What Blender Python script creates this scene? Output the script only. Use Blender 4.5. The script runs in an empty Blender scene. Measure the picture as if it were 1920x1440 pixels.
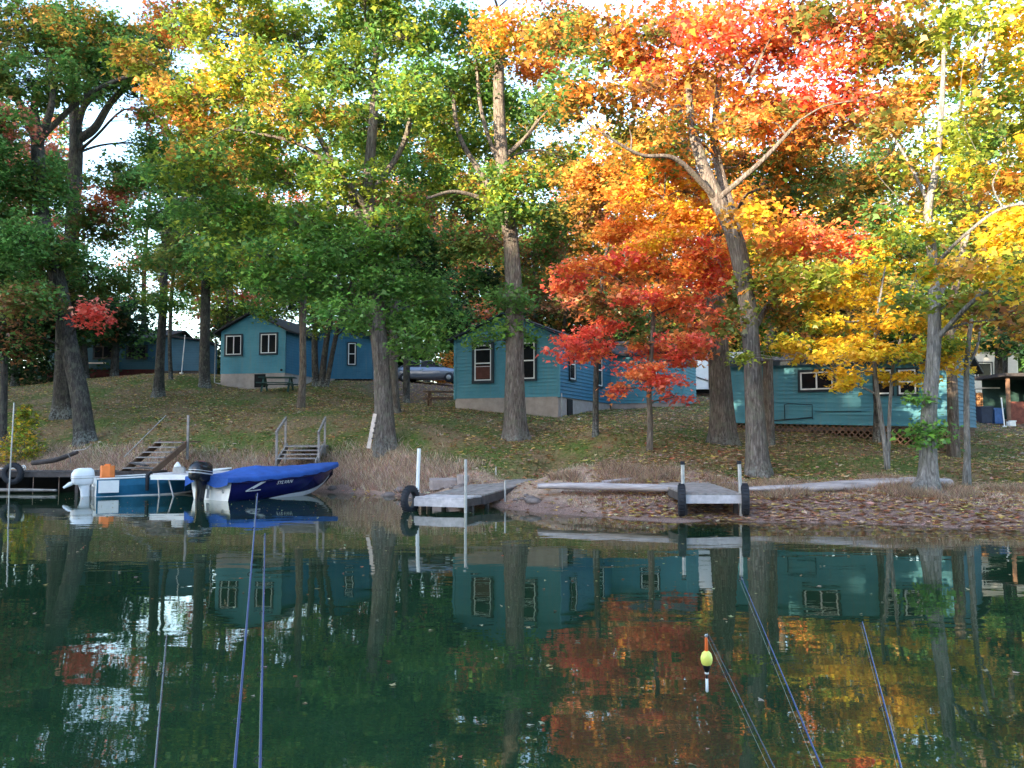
import bpy, math, random
import numpy as np
from mathutils import Vector, Matrix
random.seed(7); rng = np.random.default_rng(7)
R = math.radians
scene = bpy.context.scene
col = scene.collection
# ------------------------------------------------------------------ camera, sky, sun, exposure
F = 1567.0; PITCH = math.atan(103/1567.0); CZ = 1.7
cam_d = bpy.data.cameras.new('camera'); cam = bpy.data.objects.new('camera', cam_d); col.objects.link(cam)
cam_d.sensor_width = 36.0; cam_d.lens = 36.0*F/1920; cam_d.clip_start = 0.05; cam_d.clip_end = 2000
cam.location = (0, 0, CZ); cam.rotation_euler = (R(90)+PITCH, 0, 0)
scene.camera = cam
SUN_AZ = 222; SUN_EL = 12
w = bpy.data.worlds.new('World'); scene.world = w; w.use_nodes = True
nt = w.node_tree; nt.nodes.clear()
sky = nt.nodes.new('ShaderNodeTexSky'); sky.sky_type = 'NISHITA'; sky.sun_disc = False
sky.sun_elevation = R(SUN_EL); sky.sun_rotation = R(SUN_AZ); sky.air_density = 1.0; sky.dust_density = 0.9; sky.ozone_density = 1.3
bg = nt.nodes.new('ShaderNodeBackground'); bg.inputs[1].default_value = 0.15
wo = nt.nodes.new('ShaderNodeOutputWorld')
nt.links.new(sky.outputs[0], bg.inputs[0]); nt.links.new(bg.outputs[0], wo.inputs[0])
sd = bpy.data.lights.new('sun', 'SUN'); sun = bpy.data.objects.new('sun', sd); col.objects.link(sun)
sd.energy = 3.6; sd.angle = R(0.5); sd.color = (1.0, 0.80, 0.56)
sv = Vector((math.sin(R(SUN_AZ))*math.cos(R(SUN_EL)), math.cos(R(SUN_AZ))*math.cos(R(SUN_EL)), math.sin(R(SUN_EL))))
sun.rotation_euler = sv.to_track_quat('Z', 'Y').to_euler()
scene.view_settings.view_transform = 'Standard'; scene.view_settings.look = 'None'
scene.view_settings.exposure = 3.0; scene.view_settings.gamma = 1; scene.view_settings.use_curve_mapping = False
scene.cycles.max_bounces = 8; scene.cycles.transparent_max_bounces = 12; scene.cycles.diffuse_bounces = 4
scene.cycles.use_denoising = True; scene.cycles.sample_clamp_indirect = 6
UPV = (0, -math.sin(PITCH), math.cos(PITCH)); FWV = (0, math.cos(PITCH), math.sin(PITCH))
def at(px, py, D):
    a = (px-960)/F; b = (720-py)/F
    dy = b*UPV[1]+FWV[1]; dz = b*UPV[2]+FWV[2]; t = D/dy
    return Vector((a*t, D, CZ+dz*t))
# ------------------------------------------------------------------ object helpers
def tag(o, label=None, cat=None, group=None, kind=None):
    if label: o['label'] = label
    if cat: o['category'] = cat
    if group: o['group'] = group
    if kind: o['kind'] = kind
    return o
def empty(name, loc=(0,0,0), rz=0, label=None, cat=None, group=None, ry=0):
    o = bpy.data.objects.new(name, None); col.objects.link(o); o.empty_display_size = .2
    o.location = loc; o.rotation_euler = (0, ry, rz)
    return tag(o, label, cat, group)
def link(name, me, mat, parent=None):
    o = bpy.data.objects.new(name, me); col.objects.link(o)
    if mat is not None: me.materials.append(mat)
    if parent is not None: o.parent = parent
    return o
def copy_tree(o, parent=None):
    c = o.copy(); col.objects.link(c)
    if parent is not None: c.parent = parent
    for ch in list(o.children): copy_tree(ch, c)
    return c
def np_mesh(name, V, Fc, k, mat, parent=None, colr=None, smooth=False):
    """V (n,3); Fc (m,k) int"""
    V = np.asarray(V, dtype=np.float32); Fc = np.asarray(Fc, dtype=np.int32)
    me = bpy.data.meshes.new(name); m = len(Fc)
    me.vertices.add(len(V)); me.vertices.foreach_set('co', V.ravel())
    me.loops.add(m*k); me.loops.foreach_set('vertex_index', Fc.ravel())
    me.polygons.add(m); me.polygons.foreach_set('loop_start', np.arange(m, dtype=np.int32)*k)
    me.polygons.foreach_set('loop_total', np.full(m, k, dtype=np.int32))
    if smooth: me.polygons.foreach_set('use_smooth', np.ones(m, dtype=bool))
    me.update(calc_edges=True)
    if colr is not None:
        at_ = me.attributes.new('Col', 'FLOAT_COLOR', 'FACE')
        c4 = np.ones((m, 4), dtype=np.float32); c4[:, :3] = colr
        at_.data.foreach_set('color', c4.ravel())
    return link(name, me, mat, parent)
class MB:
    def __init__(s): s.v = []; s.f = []; s.sm = []
    def add(s, vs, fs, smooth=False):
        n = len(s.v); s.v += [tuple(v) for v in vs]
        for f in fs: s.f.append([i+n for i in f]); s.sm.append(smooth)
        return s
    def box(s, c, d, rz=0, rx=0, ry=0, bev=0.0):
        x, y, z = d[0]/2, d[1]/2, d[2]/2
        M = Matrix.Translation(c) @ Matrix.Rotation(rz, 4, 'Z') @ Matrix.Rotation(ry, 4, 'Y') @ Matrix.Rotation(rx, 4, 'X')
        b = min(bev, x*.9, y*.9)
        if b > 0:
            ring = [(x-b,-y),(x,-y+b),(x,y-b),(x-b,y),(-x+b,y),(-x,y-b),(-x,-y+b),(-x+b,-y)]
            vs = [M @ Vector((p[0], p[1], -z)) for p in ring]+[M @ Vector((p[0], p[1], z)) for p in ring]
            fs = [[i,(i+1)%8,8+(i+1)%8,8+i] for i in range(8)]+[list(range(7,-1,-1)), list(range(8,16))]
            return s.add(vs, fs)
        vs = [M @ Vector(p) for p in [(-x,-y,-z),(x,-y,-z),(x,y,-z),(-x,y,-z),(-x,-y,z),(x,-y,z),(x,y,z),(-x,y,z)]]
        return s.add(vs, [[0,3,2,1],[4,5,6,7],[0,1,5,4],[1,2,6,5],[2,3,7,6],[3,0,4,7]])
    def beam(s, a, b, wd, ht, up=(0,0,1)):
        a = Vector(a); b = Vector(b); d = (b-a).normalized(); up = Vector(up)
        if abs(d.dot(up)) > .99: up = Vector((0,1,0))
        r = d.cross(up).normalized(); u = r.cross(d)
        vs = []
        for p in (a, b):
            for (i, j) in ((-1,-1),(1,-1),(1,1),(-1,1)): vs.append(p+r*i*wd/2+u*j*ht/2)
        return s.add(vs, [[0,1,2,3],[7,6,5,4],[0,4,5,1],[1,5,6,2],[2,6,7,3],[3,7,4,0]])
    def tube(s, pts, rad, n=8, cap=True, smooth=True):
        pts = [Vector(p) for p in pts]
        if not hasattr(rad, '__len__'): rad = [rad]*len(pts)
        vs = []; ref = None
        for i, p in enumerate(pts):
            t = (pts[min(i+1, len(pts)-1)]-pts[max(i-1, 0)]).normalized()
            if ref is None: ref = Vector((1,0,0)) if abs(t.x) < .9 else Vector((0,1,0))
            a = (ref-t*ref.dot(t)).normalized(); b = t.cross(a); ref = a
            for j in range(n):
                th = 2*math.pi*j/n; vs.append(p+(a*math.cos(th)+b*math.sin(th))*rad[i])
        fs = [[i*n+j, i*n+(j+1)%n, (i+1)*n+(j+1)%n, (i+1)*n+j] for i in range(len(pts)-1) for j in range(n)]
        s.add(vs, fs, smooth)
        if cap:
            s.add(vs[:n], [list(range(n-1,-1,-1))]); s.add(vs[-n:], [list(range(n))])
        return s
    def lathe(s, prof, c=(0,0,0), axis='Z', n=20, smooth=True):
        vs = []
        for (r, h) in prof:
            for j in range(n):
                th = 2*math.pi*j/n; a, b = r*math.cos(th), r*math.sin(th)
                p = (a, b, h) if axis == 'Z' else ((h, a, b) if axis == 'X' else (b, h, a))
                vs.append((c[0]+p[0], c[1]+p[1], c[2]+p[2]))
        fs = [[i*n+j, i*n+(j+1)%n, (i+1)*n+(j+1)%n, (i+1)*n+j] for i in range(len(prof)-1) for j in range(n)]
        return s.add(vs, fs, smooth)
    def loft(s, rings, closed=True, caps=True, smooth=True):
        n = len(rings[0]); vs = [p for r in rings for p in r]
        fs = []
        for i in range(len(rings)-1):
            for j in range(n if closed else n-1): fs.append([i*n+j, i*n+(j+1)%n, (i+1)*n+(j+1)%n, (i+1)*n+j])
        s.add(vs, fs, smooth)
        if caps: s.add(rings[0], [list(range(n-1,-1,-1))]); s.add(rings[-1], [list(range(n))])
        return s
    def prism(s, poly, y0, y1, plane='XZ'):
        n = len(poly)
        f = (lambda p, y: (p[0], y, p[1])) if plane == 'XZ' else ((lambda p, y: (y, p[0], p[1])) if plane == 'YZ' else (lambda p, y: (p[0], p[1], y)))
        vs = [f(p, y0) for p in poly]+[f(p, y1) for p in poly]
        return s.add(vs, [[j, (j+1)%n, n+(j+1)%n, n+j] for j in range(n)]+[list(range(n-1,-1,-1)), list(range(n, 2*n))])
    def build(s, name, mat, parent=None):
        me = bpy.data.meshes.new(name); me.from_pydata(s.v, [], s.f)
        me.polygons.foreach_set('use_smooth', s.sm); me.update()
        import bmesh
        bm = bmesh.new(); bm.from_mesh(me); bmesh.ops.recalc_face_normals(bm, faces=bm.faces); bm.to_mesh(me); bm.free()
        return link(name, me, mat, parent)
# ------------------------------------------------------------------ materials
def newmat(name):
    m = bpy.data.materials.new(name); m.use_nodes = True; nt = m.node_tree
    b = nt.nodes['Principled BSDF']; return m, nt, b
def coords(nt, scale=(1,1,1), space='Object'):
    tc = nt.nodes.new('ShaderNodeTexCoord'); mp = nt.nodes.new('ShaderNodeMapping')
    mp.inputs['Scale'].default_value = scale; nt.links.new(tc.outputs[space], mp.inputs[0]); return mp.outputs[0]
def noise(nt, vec, scale, detail=4, rough=.6, dist=0):
    n = nt.nodes.new('ShaderNodeTexNoise'); n.inputs['Scale'].default_value = scale; n.inputs['Detail'].default_value = detail
    n.inputs['Roughness'].default_value = rough; n.inputs['Distortion'].default_value = dist
    nt.links.new(vec, n.inputs['Vector']); return n.outputs[0]
def ramp(nt, fac, stops):
    r = nt.nodes.new('ShaderNodeValToRGB'); e = r.color_ramp.elements
    while len(e) < len(stops): e.new(.5)
    for i, (p, c) in enumerate(stops): e[i].position = p; e[i].color = (*c, 1) if len(c) == 3 else c
    nt.links.new(fac, r.inputs[0]); return r.outputs[0]
def mix(nt, f, a, b, mode='MIX'):
    m = nt.nodes.new('ShaderNodeMix'); m.data_type = 'RGBA'; m.blend_type = mode
    if isinstance(f, float): m.inputs[0].default_value = f
    else: nt.links.new(f, m.inputs[0])
    for k, x in ((6, a), (7, b)):
        if isinstance(x, tuple): m.inputs[k].default_value = (*x, 1)
        else: nt.links.new(x, m.inputs[k])
    return m.outputs[2]
def bump(nt, b, h, strength=.4, dist=.02):
    n = nt.nodes.new('ShaderNodeBump'); n.inputs['Strength'].default_value = strength; n.inputs['Distance'].default_value = dist
    nt.links.new(h, n.inputs['Height']); nt.links.new(n.outputs[0], b.inputs['Normal'])
def simple(name, c, rough=.6, var=.25, scale=6, metal=0, spec=.4, bmp=.15, stretch=(1,1,1), c2=None):
    m, nt, b = newmat(name); v = coords(nt, stretch)
    n = noise(nt, v, scale, 6, .65)
    lo = tuple(x*(1-var) for x in c); hi = tuple(min(1, x*(1+var)) for x in (c2 or c))
    cc = ramp(nt, n, [(.32, lo), (.68, hi)])
    nt.links.new(cc, b.inputs['Base Color']); b.inputs['Roughness'].default_value = rough
    b.inputs['Metallic'].default_value = metal; b.inputs['Specular IOR Level'].default_value = spec
    if bmp: bump(nt, b, noise(nt, v, scale*4, 5), bmp, .01)
    return m
def bark_mat(name, c1, c2, lichen=.5, lz=1.0):
    m, nt, b = newmat(name); v = coords(nt, (1,1,.16)); v2 = coords(nt)
    n = noise(nt, v, 22, 6, .65, .6)
    cc = ramp(nt, n, [(.3, tuple(x*.35 for x in c1)), (.5, c1), (.72, c2)])
    n2 = noise(nt, v2, 3.2, 6, .75)
    cc = mix(nt, ramp(nt, n2, [(.5, (0,0,0)), (.62, (.45,.45,.45))]), cc, (.16,.17,.12))
    if lichen:
        sx = nt.nodes.new('ShaderNodeSeparateXYZ'); nt.links.new(v2, sx.inputs[0])
        a = nt.nodes.new('ShaderNodeMath'); a.operation = 'MULTIPLY_ADD'; nt.links.new(sx.outputs[2], a.inputs[0])
        a.inputs[1].default_value = -.45/lz; nt.links.new(noise(nt, v2, 9, 6, .8), a.inputs[2])
        f_ = mix(nt, ramp(nt, noise(nt, v2, 13, 4, .7), [(.44, (0,0,0)), (.56, (1,1,1))]), (0.0,0.0,0.0), ramp(nt, a.outputs[0], [(.30, (0,0,0)), (.44, (lichen,)*3)]))
        cc = mix(nt, f_, cc, (.33,.36,.34))
    nt.links.new(cc, b.inputs['Base Color']); b.inputs['Roughness'].default_value = .9; b.inputs['Specular IOR Level'].default_value = .15
    bump(nt, b, n, 1.0, .09); return m
def leaf_material(name='leaf'):
    m = bpy.data.materials.new(name); m.use_nodes = True; nt = m.node_tree; nt.nodes.clear()
    a = nt.nodes.new('ShaderNodeAttribute'); a.attribute_name = 'Col'
    d = nt.nodes.new('ShaderNodeBsdfDiffuse'); t = nt.nodes.new('ShaderNodeBsdfTranslucent'); g = nt.nodes.new('ShaderNodeBsdfGlossy')
    g.inputs['Roughness'].default_value = .45
    m1 = nt.nodes.new('ShaderNodeMixShader'); m1.inputs[0].default_value = .48
    m2 = nt.nodes.new('ShaderNodeMixShader'); m2.inputs[0].default_value = .035
    o = nt.nodes.new('ShaderNodeOutputMaterial')
    nt.links.new(a.outputs['Color'], d.inputs[0]); nt.links.new(a.outputs['Color'], t.inputs[0])
    nt.links.new(d.outputs[0], m1.inputs[1]); nt.links.new(t.outputs[0], m1.inputs[2])
    nt.links.new(m1.outputs[0], m2.inputs[1]); nt.links.new(g.outputs[0], m2.inputs[2]); nt.links.new(m2.outputs[0], o.inputs[0])
    return m
LEAF = leaf_material()
M = {}
def weathered_siding(name, c, c2, fade):
    m, nt, b = newmat(name); v = coords(nt); n = noise(nt, v, 1.4, 6, .65); cc = ramp(nt, n, [(.3, c), (.7, c2)])
    streak = noise(nt, coords(nt, (5, 5, .35)), 1.6, 5, .7); cc = mix(nt, ramp(nt, streak, [(.50, (0,0,0)), (.72, (fade,)*3)]), cc, (.16,.20,.20))
    cc = mix(nt, ramp(nt, noise(nt, coords(nt, (.6, .6, 7)), 3.1, 3, .6), [(.55, (0,0,0)), (.7, (.35,)*3)]), cc, tuple(x*.72 for x in c))
    nt.links.new(cc, b.inputs['Base Color']); b.inputs['Roughness'].default_value = .65; b.inputs['Specular IOR Level'].default_value = .3; bump(nt, b, streak, .15, .01); return m
M['bark'] = bark_mat('bark', (.13,.108,.095), (.30,.265,.24), .35, .8)
M['bark_dark'] = bark_mat('bark_dark', (.055,.05,.046), (.14,.125,.115), .5, 1.1)
M['bark_pale'] = bark_mat('bark_pale', (.20,.19,.18), (.40,.385,.37), .0)
M['bark_plain'] = bark_mat('bark_plain', (.14,.11,.09), (.31,.26,.22), 0)
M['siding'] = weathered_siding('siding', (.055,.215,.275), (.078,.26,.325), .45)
M['siding_shade'] = weathered_siding('siding_shade', (.026,.125,.205), (.036,.155,.245), .35)  # darker, bluer copy of the siding: shade of the side walls in its colour
M['siding_deep_shade'] = simple('siding_deep_shade', (.018,.09,.14), .6, .15, 1.5, bmp=.05)  # siding darkened further, deep shade at the far left put into the colour
M['trim_dark'] = simple('trim_dark', (.008,.022,.032), .6)
M['white'] = simple('white_paint', (.72,.72,.70), .5, .06)
M['glass'] = simple('window_glass', (.012,.013,.015), .10, .2, 3, bmp=0, spec=.18)
M['roof'] = simple('roof_shingle', (.035,.032,.034), .9, .4, 14, bmp=.5)
M['concrete'] = simple('concrete_block', (.34,.29,.265), .9, .18, 3, bmp=.4)
M['black'] = simple('black_opening', (.006,.006,.007), .9)
M['redbrick'] = simple('red_stain', (.09,.02,.02), .85, .3)
M['wood'] = simple('grey_wood', (.24,.215,.20), .85, .35, 5, bmp=.5, stretch=(1,1,1))
M['wood_pale'] = simple('pale_wood', (.46,.43,.44), .8, .25, 6, bmp=.4)
M['wood_dark'] = simple('dark_wood', (.07,.058,.055), .9, .35, 5, bmp=.5)
M['wood_brown'] = simple('brown_wood', (.17,.10,.065), .85, .3, 5, bmp=.4)
M['rubber'] = simple('rubber', (.014,.016,.022), .75, .3, 8)
M['metal'] = simple('galvanised', (.45,.45,.45), .45, .15, 8, metal=.6)
M['alu'] = simple('aluminium', (.55,.56,.56), .4, .15, 3, metal=.5)
# ------------------------------------------------------------------ terrain: a height field through surveyed points (x, depth, height)
def gp(px, py, D): p = at(px, py, D); return (p.x, p.y, p.z)
SH = [(-500,31),(-100,29.5),(100,29),(400,28),(640,26.5),(780,24),(900,21.5),(1000,19.6),(1150,18),(1270,17.4),(1450,17.2),(1700,16.6),(1920,15.4),(2300,13.5)]
def xo(px, D): return (px-960)*D/F
sx_ = np.array([xo(a, b) for a, b in SH]); sy_ = np.array([b for a, b in SH])
BK = [(-500,35),(-100,33.5),(0,33),(150,32),(300,31),(450,30.3),(600,29.8),(700,28),(830,26.3),(1000,23.4),(1218,22.3),(1420,20.8),(1650,20.2),(1800,20.0),(1920,19.6),(2300,18)]
bx_ = np.array([xo(a, b) for a, b in BK]); by_ = np.array([b for a, b in BK])
def shoreY(x): return np.interp(x, sx_, sy_)
def bankY(x): return np.interp(x, bx_, by_)
CP = [gp(*t) for t in [(118,775,38),(158,830,33),(297,745,42),(383,712,47),(565,765,38),(600,724,44),(722,835,28),(740,775,34),(966,825,28.5),
 (1116,815,26),(1218,845,23.5),(1355,835,26.5),(1420,895,21.5),(1645,830,27),(1660,880,21),(1787,860,25),(1812,910,20.5),
 (853,766,36),(1048,782,34),(1280,762,39.5),(1145,766,41.5),(404,722,47),(545,728,46.5),(695,714,50),(200,711,56),(20,712,56),(1400,800,31),(1780,852,26.5),(1840,842,28),
 (810,718,55),(1900,797,36),(1840,797,36),(1320,742,46),(300,836,31.5),(450,838,31),(600,840,30),(830,846,27),(0,850,33.5),(-150,845,34.5),(1000,862,25),(700,745,44),
 (1080,868,23.6),(1218,862,22.6),(1330,872,22),(1600,880,21.2),(1900,880,21.5),(2100,870,24),(-300,760,45),(900,905,23),(980,905,24),(1040,897,25),(940,905,23),(850,905,23.5),(1100,790,31),(1250,800,30),(1550,830,26)]]
for i, (px, D) in enumerate(BK):                       # lower edge of the bank, over the shore timbers
    x = xo(px, D); s = shoreY(x); b = D
    if 300 <= px <= 2300: CP.append((x, s+(b-s)*.45, .30 if px < 950 else .38))
for px, D in SH: CP.append((xo(px, D), D, 0.0)); CP.append((xo(px, D), D-3.5, -.45)); CP.append((xo(px, D), D-9, -1.0))
for x, y, z in [(-60,80,8.5),(-20,80,7.5),(20,80,6),(60,80,5),(-45,50,6),(45,45,3.5),(30,60,5),(0,60,5.2),(-15,62,6.2),(-40,36,2),(30,20,1.2),(40,30,2),(-30,38,2.5)]: CP.append((x,y,z))
CP = np.array(CP)
def tps(r2): return .5*r2*np.log(r2+1e-9)
n_ = len(CP); K = tps(((CP[:,None,:2]-CP[None,:,:2])**2).sum(-1))+np.eye(n_)*.15
P_ = np.c_[np.ones(n_), CP[:,:2]]
A_ = np.block([[K, P_],[P_.T, np.zeros((3,3))]]); W_ = np.linalg.solve(A_, np.r_[CP[:,2], np.zeros(3)])
def H(x, y):
    x = np.atleast_1d(np.asarray(x, float)); y = np.atleast_1d(np.asarray(y, float)); out = np.zeros(len(x))
    for i in range(0, len(x), 20000):
        q = np.c_[x[i:i+20000], y[i:i+20000]]
        k = tps(((q[:,None,:]-CP[None,:,:2])**2).sum(-1)); out[i:i+20000] = k@W_[:n_]+np.c_[np.ones(len(q)), q]@W_[n_:]
    far = 7+0*out; wgt = np.clip((np.hypot(np.maximum(np.abs(x)-38,0), np.maximum(y-70,0)))/25, 0, 1)
    out = out*(1-wgt)+far*wgt
    d = y-shoreY(x)                                     # keep the lake a lake
    out = np.where(d < -1, np.minimum(out, -.12*np.clip(-d-1,0,12)-.12), out)
    out = np.where(d > .6, np.maximum(out, .03+.03*np.minimum(d,3)), out)
    out += .035*np.sin(x*1.7+y*.9)*np.sin(y*1.3-x*.6)+.02*np.sin(x*4.1)*np.sin(y*3.7)
    return out
def H1(x, y): return float(H(x, y)[0])
def axis(lo, a, b, hi, d, k):
    mid = np.arange(a, b, d); l = a-np.cumsum(d*k**np.arange(1, 60)); l = l[l > lo]; r = b+np.cumsum(d*k**np.arange(0, 60)); r = r[r < hi]
    return np.r_[lo, l[::-1], mid, r, hi]
def grid(xs, ys, zf, name, mat):
    X, Y = np.meshgrid(xs, ys); x = X.ravel(); y = Y.ravel(); z = zf(x, y)
    nx, ny = len(xs), len(ys); i, j = np.meshgrid(np.arange(nx-1), np.arange(ny-1)); a = (j*nx+i).ravel()
    return np_mesh(name, np.c_[x, y, z], np.c_[a, a+1, a+nx+1, a+nx], 4, mat, smooth=True), x, y, z
def fattr(o, name, vals):
    a = o.data.attributes.new(name, 'FLOAT', 'POINT'); a.data.foreach_set('value', np.asarray(vals, dtype=np.float32))
def attr(nt, name):
    a = nt.nodes.new('ShaderNodeAttribute'); a.attribute_name = name; return a.outputs['Fac']
m, nt, b = newmat('ground')
v = coords(nt)
n1 = noise(nt, v, .55, 5, .6); n2 = noise(nt, v, 9, 6, .75); n3 = noise(nt, v, 34, 4, .7)
grass = ramp(nt, n2, [(.3, (.045,.085,.016)), (.5, (.085,.13,.028)), (.7, (.17,.18,.05))])
litter = ramp(nt, n3, [(.3, (.11,.065,.045)), (.5, (.26,.165,.10)), (.7, (.44,.31,.20))])
lawn = mix(nt, ramp(nt, n1, [(.42, (0,0,0)), (.6, (.85,.85,.85))]), grass, litter)
lawn = mix(nt, ramp(nt, n2, [(.5, (0,0,0)), (.62, (.6,.6,.6))]), lawn, litter)
lawn = mix(nt, attr(nt, 'drive'), lawn, ramp(nt, n3, [(.3, (.13,.075,.07)), (.7, (.27,.18,.17))]))
dry = ramp(nt, n3, [(.3, (.20,.135,.10)), (.5, (.42,.30,.225)), (.72, (.60,.47,.37))])
mud = ramp(nt, n3, [(.3, (.08,.058,.05)), (.5, (.24,.16,.135)), (.68, (.46,.31,.25))])
c = mix(nt, attr(nt, 'bank'), lawn, dry); c = mix(nt, attr(nt, 'mud'), c, mud)
nt.links.new(c, b.inputs['Base Color']); b.inputs['Roughness'].default_value = .95; b.inputs['Specular IOR Level'].default_value = .1
bump(nt, b, n3, .8, .05)
xs = axis(-260, -27, 24, 260, .16, 1.16); ys = axis(-200, 13, 52, 320, .16, 1.16)
def Hfull(x, y):
    z = H(x, y); s = shoreY(x)
    z = np.where(y < s-14, -1.8, z)
    return np.where(y < -9, np.clip(-1.8+(-9-y)*.35, -1.8, 1.2), z)
ground, gx, gy, gz = grid(xs, ys, Hfull, 'ground', m); tag(ground, kind='structure')
def zone(x, y, z):
    wob = .35*np.sin(x*1.3)+.25*np.sin(x*3.7+y)
    bank = np.clip((bankY(x)+wob-y)/.5, 0, 1)*(y > 5)
    mud = np.clip((.22+.10*np.sin(x*2.1)-z)/.12, 0, 1)
    right = np.clip((x-1)/2, 0, 1)                       # right of the centre the slope in front of the timbers is leaf-strewn mud
    mud = np.maximum(mud, right*np.clip((.52-z)/.12, 0, 1))
    return bank, mud
bk, md = zone(gx, gy, gz)
fattr(ground, 'bank', bk); fattr(ground, 'mud', md)
fattr(ground, 'drive', np.clip(1-np.hypot((gx+5.5)/3.6, (gy-50)/9), 0, .35)*2.4+np.clip(1-np.hypot((gx-11)/3, (gy-46)/6), 0, .35)*2+np.clip(1-np.hypot((gx-24)/6, (gy-35)/5), 0, .35)*2)
# ------------------------------------------------------------------ water
wx = axis(-260, -30, 26, 260, .5, 1.2); wy = axis(-60, 0, 36, 60, .5, 1.3)
m = bpy.data.materials.new('lake_water'); m.use_nodes = True; nt = m.node_tree; nt.nodes.clear()
o = nt.nodes.new('ShaderNodeOutputMaterial')
v = coords(nt, (1,1,1)); vs = coords(nt, (.75,1.5,1)); 
murk = ramp(nt, noise(nt, v, 1.1, 4, .6), [(.3, (.008,.025,.012)), (.7, (.015,.039,.018))])
d = nt.nodes.new('ShaderNodeBsdfDiffuse'); nt.links.new(murk, d.inputs[0])
tr = nt.nodes.new('ShaderNodeBsdfTransparent'); tr.inputs[0].default_value = (.62,.68,.5,1)
mx = nt.nodes.new('ShaderNodeMixShader'); nt.links.new(ramp(nt, attr(nt, 'depth'), [(0, (0,0,0)), (.22, (1,1,1))]), mx.inputs[0])
nt.links.new(tr.outputs[0], mx.inputs[1]); nt.links.new(d.outputs[0], mx.inputs[2])
g = nt.nodes.new('ShaderNodeBsdfGlossy'); g.inputs['Roughness'].default_value = .015; g.inputs[0].default_value = (1,1,.97,1)
fr = nt.nodes.new('ShaderNodeFresnel'); fr.inputs[0].default_value = 1.5
bm_ = nt.nodes.new('ShaderNodeBump'); bm_.inputs['Strength'].default_value = 1.0; bm_.inputs['Distance'].default_value = 1.0
def mth(op, a, b_):
    q = nt.nodes.new('ShaderNodeMath'); q.operation = op
    for i, x in enumerate((a, b_)):
        if isinstance(x, (int, float)): q.inputs[i].default_value = x
        else: nt.links.new(x, q.inputs[i])
    return q.outputs[0]
h = mth('ADD', mth('MULTIPLY', noise(nt, vs, 1.0, 2, .5, .3), .0062), mth('MULTIPLY', noise(nt, vs, 5.5, 2, .5), .0007))
calm = ramp(nt, noise(nt, coords(nt, (.12,.35,1)), 1.0, 2, .5), [(.35, (.25,.25,.25)), (.65, (1,1,1))])
nt.links.new(mth('MULTIPLY', h, calm), bm_.inputs['Height'])
nt.links.new(bm_.outputs[0], g.inputs['Normal']); nt.links.new(bm_.outputs[0], fr.inputs['Normal'])
ms = nt.nodes.new('ShaderNodeMixShader'); nt.links.new(fr.outputs[0], ms.inputs[0])
nt.links.new(mx.outputs[0], ms.inputs[1]); nt.links.new(g.outputs[0], ms.inputs[2]); nt.links.new(ms.outputs[0], o.inputs[0])
water, qx, qy, qz = grid(wx, wy, lambda x, y: 0*x, 'water', m); tag(water, kind='structure')
dep = -Hfull(qx, qy); fattr(water, 'depth', np.clip(dep, 0, 1))
# ------------------------------------------------------------------ leaves and blades
T3 = np.array([(0,0),(.5,.30),(.2,.48),(0,1),(-.2,.48),(-.5,.30)])
T5 = np.array([(0,0),(.42,.05),(.30,.26),(.58,.58),(.20,.60),(0,1),(-.20,.60),(-.58,.58),(-.30,.26),(-.42,.05)])
TQ = np.array([(0,0),(.34,.45),(0,1),(-.34,.45)])
def leaves(name, C, size, colr, mat, parent=None, T=T3, droop=(.1, 1.1), flat=0.0):
    N = len(C); th = rng.uniform(0, 2*np.pi, N)
    d = np.c_[np.cos(th), np.sin(th), -rng.uniform(droop[0], droop[1], N)]; d /= np.linalg.norm(d, axis=1)[:,None]
    up = np.c_[rng.normal(0,.45,N), rng.normal(0,.45,N), np.ones(N)]
    if flat: up[:, :2] *= flat
    u = np.cross(d, up); u /= np.linalg.norm(u, axis=1)[:,None]
    nrm = np.cross(u, d)
    s = (size*np.exp(rng.normal(-.05, .28, N)).clip(.45,1.7))[:,None,None]
    curl = rng.uniform(-.22, .22, N)[:,None]
    V = C[:,None,:]+s*(T[None,:,0:1]*u[:,None,:]+T[None,:,1:2]*d[:,None,:]+(np.abs(T[None,:,0])*curl)[:,:,None]*nrm[:,None,:])
    k = len(T); Fc = np.arange(N*k).reshape(N, k)
    return np_mesh(name, V.reshape(-1,3), Fc, k, mat, parent, colr)
def blades(name, x, y, h, wdt, colr, mat, lean=.35, zoff=-.02, zs=None):
    N = len(x); z = (H(x, y) if zs is None else zs)+zoff; th = rng.uniform(0, 2*np.pi, N)
    a = np.c_[np.cos(th)*wdt/2, np.sin(th)*wdt/2, np.zeros(N)]; b0 = np.c_[x, y, z]
    l = rng.normal(0, lean, (N,2))*h[:,None]; tip = b0+np.c_[l, h]
    V = np.stack([b0-a, b0+a, tip], 1).reshape(-1,3)
    return np_mesh(name, V, np.arange(N*3).reshape(N,3), 3, mat, None, colr)
def jit(c, N, s=.25): 
    c = np.asarray(c); b_ = rng.normal(1, s, (N,1)).clip(.45, 1.7); return (c*b_*rng.normal(1, s*.4, (N,3)).clip(.6,1.4)).clip(0, .9)
def scatter(N, fn):
    out = []
    while sum(map(len, out)) < N:
        px = rng.uniform(-160, 2080, N); D = rng.uniform(15, 60, N)**1.0
        x = (px-960)*D/F; k = fn(x, D); out.append(np.c_[x[k], D[k]])
    q = np.concatenate(out)[:N]; return q[:,0], q[:,1]
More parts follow.
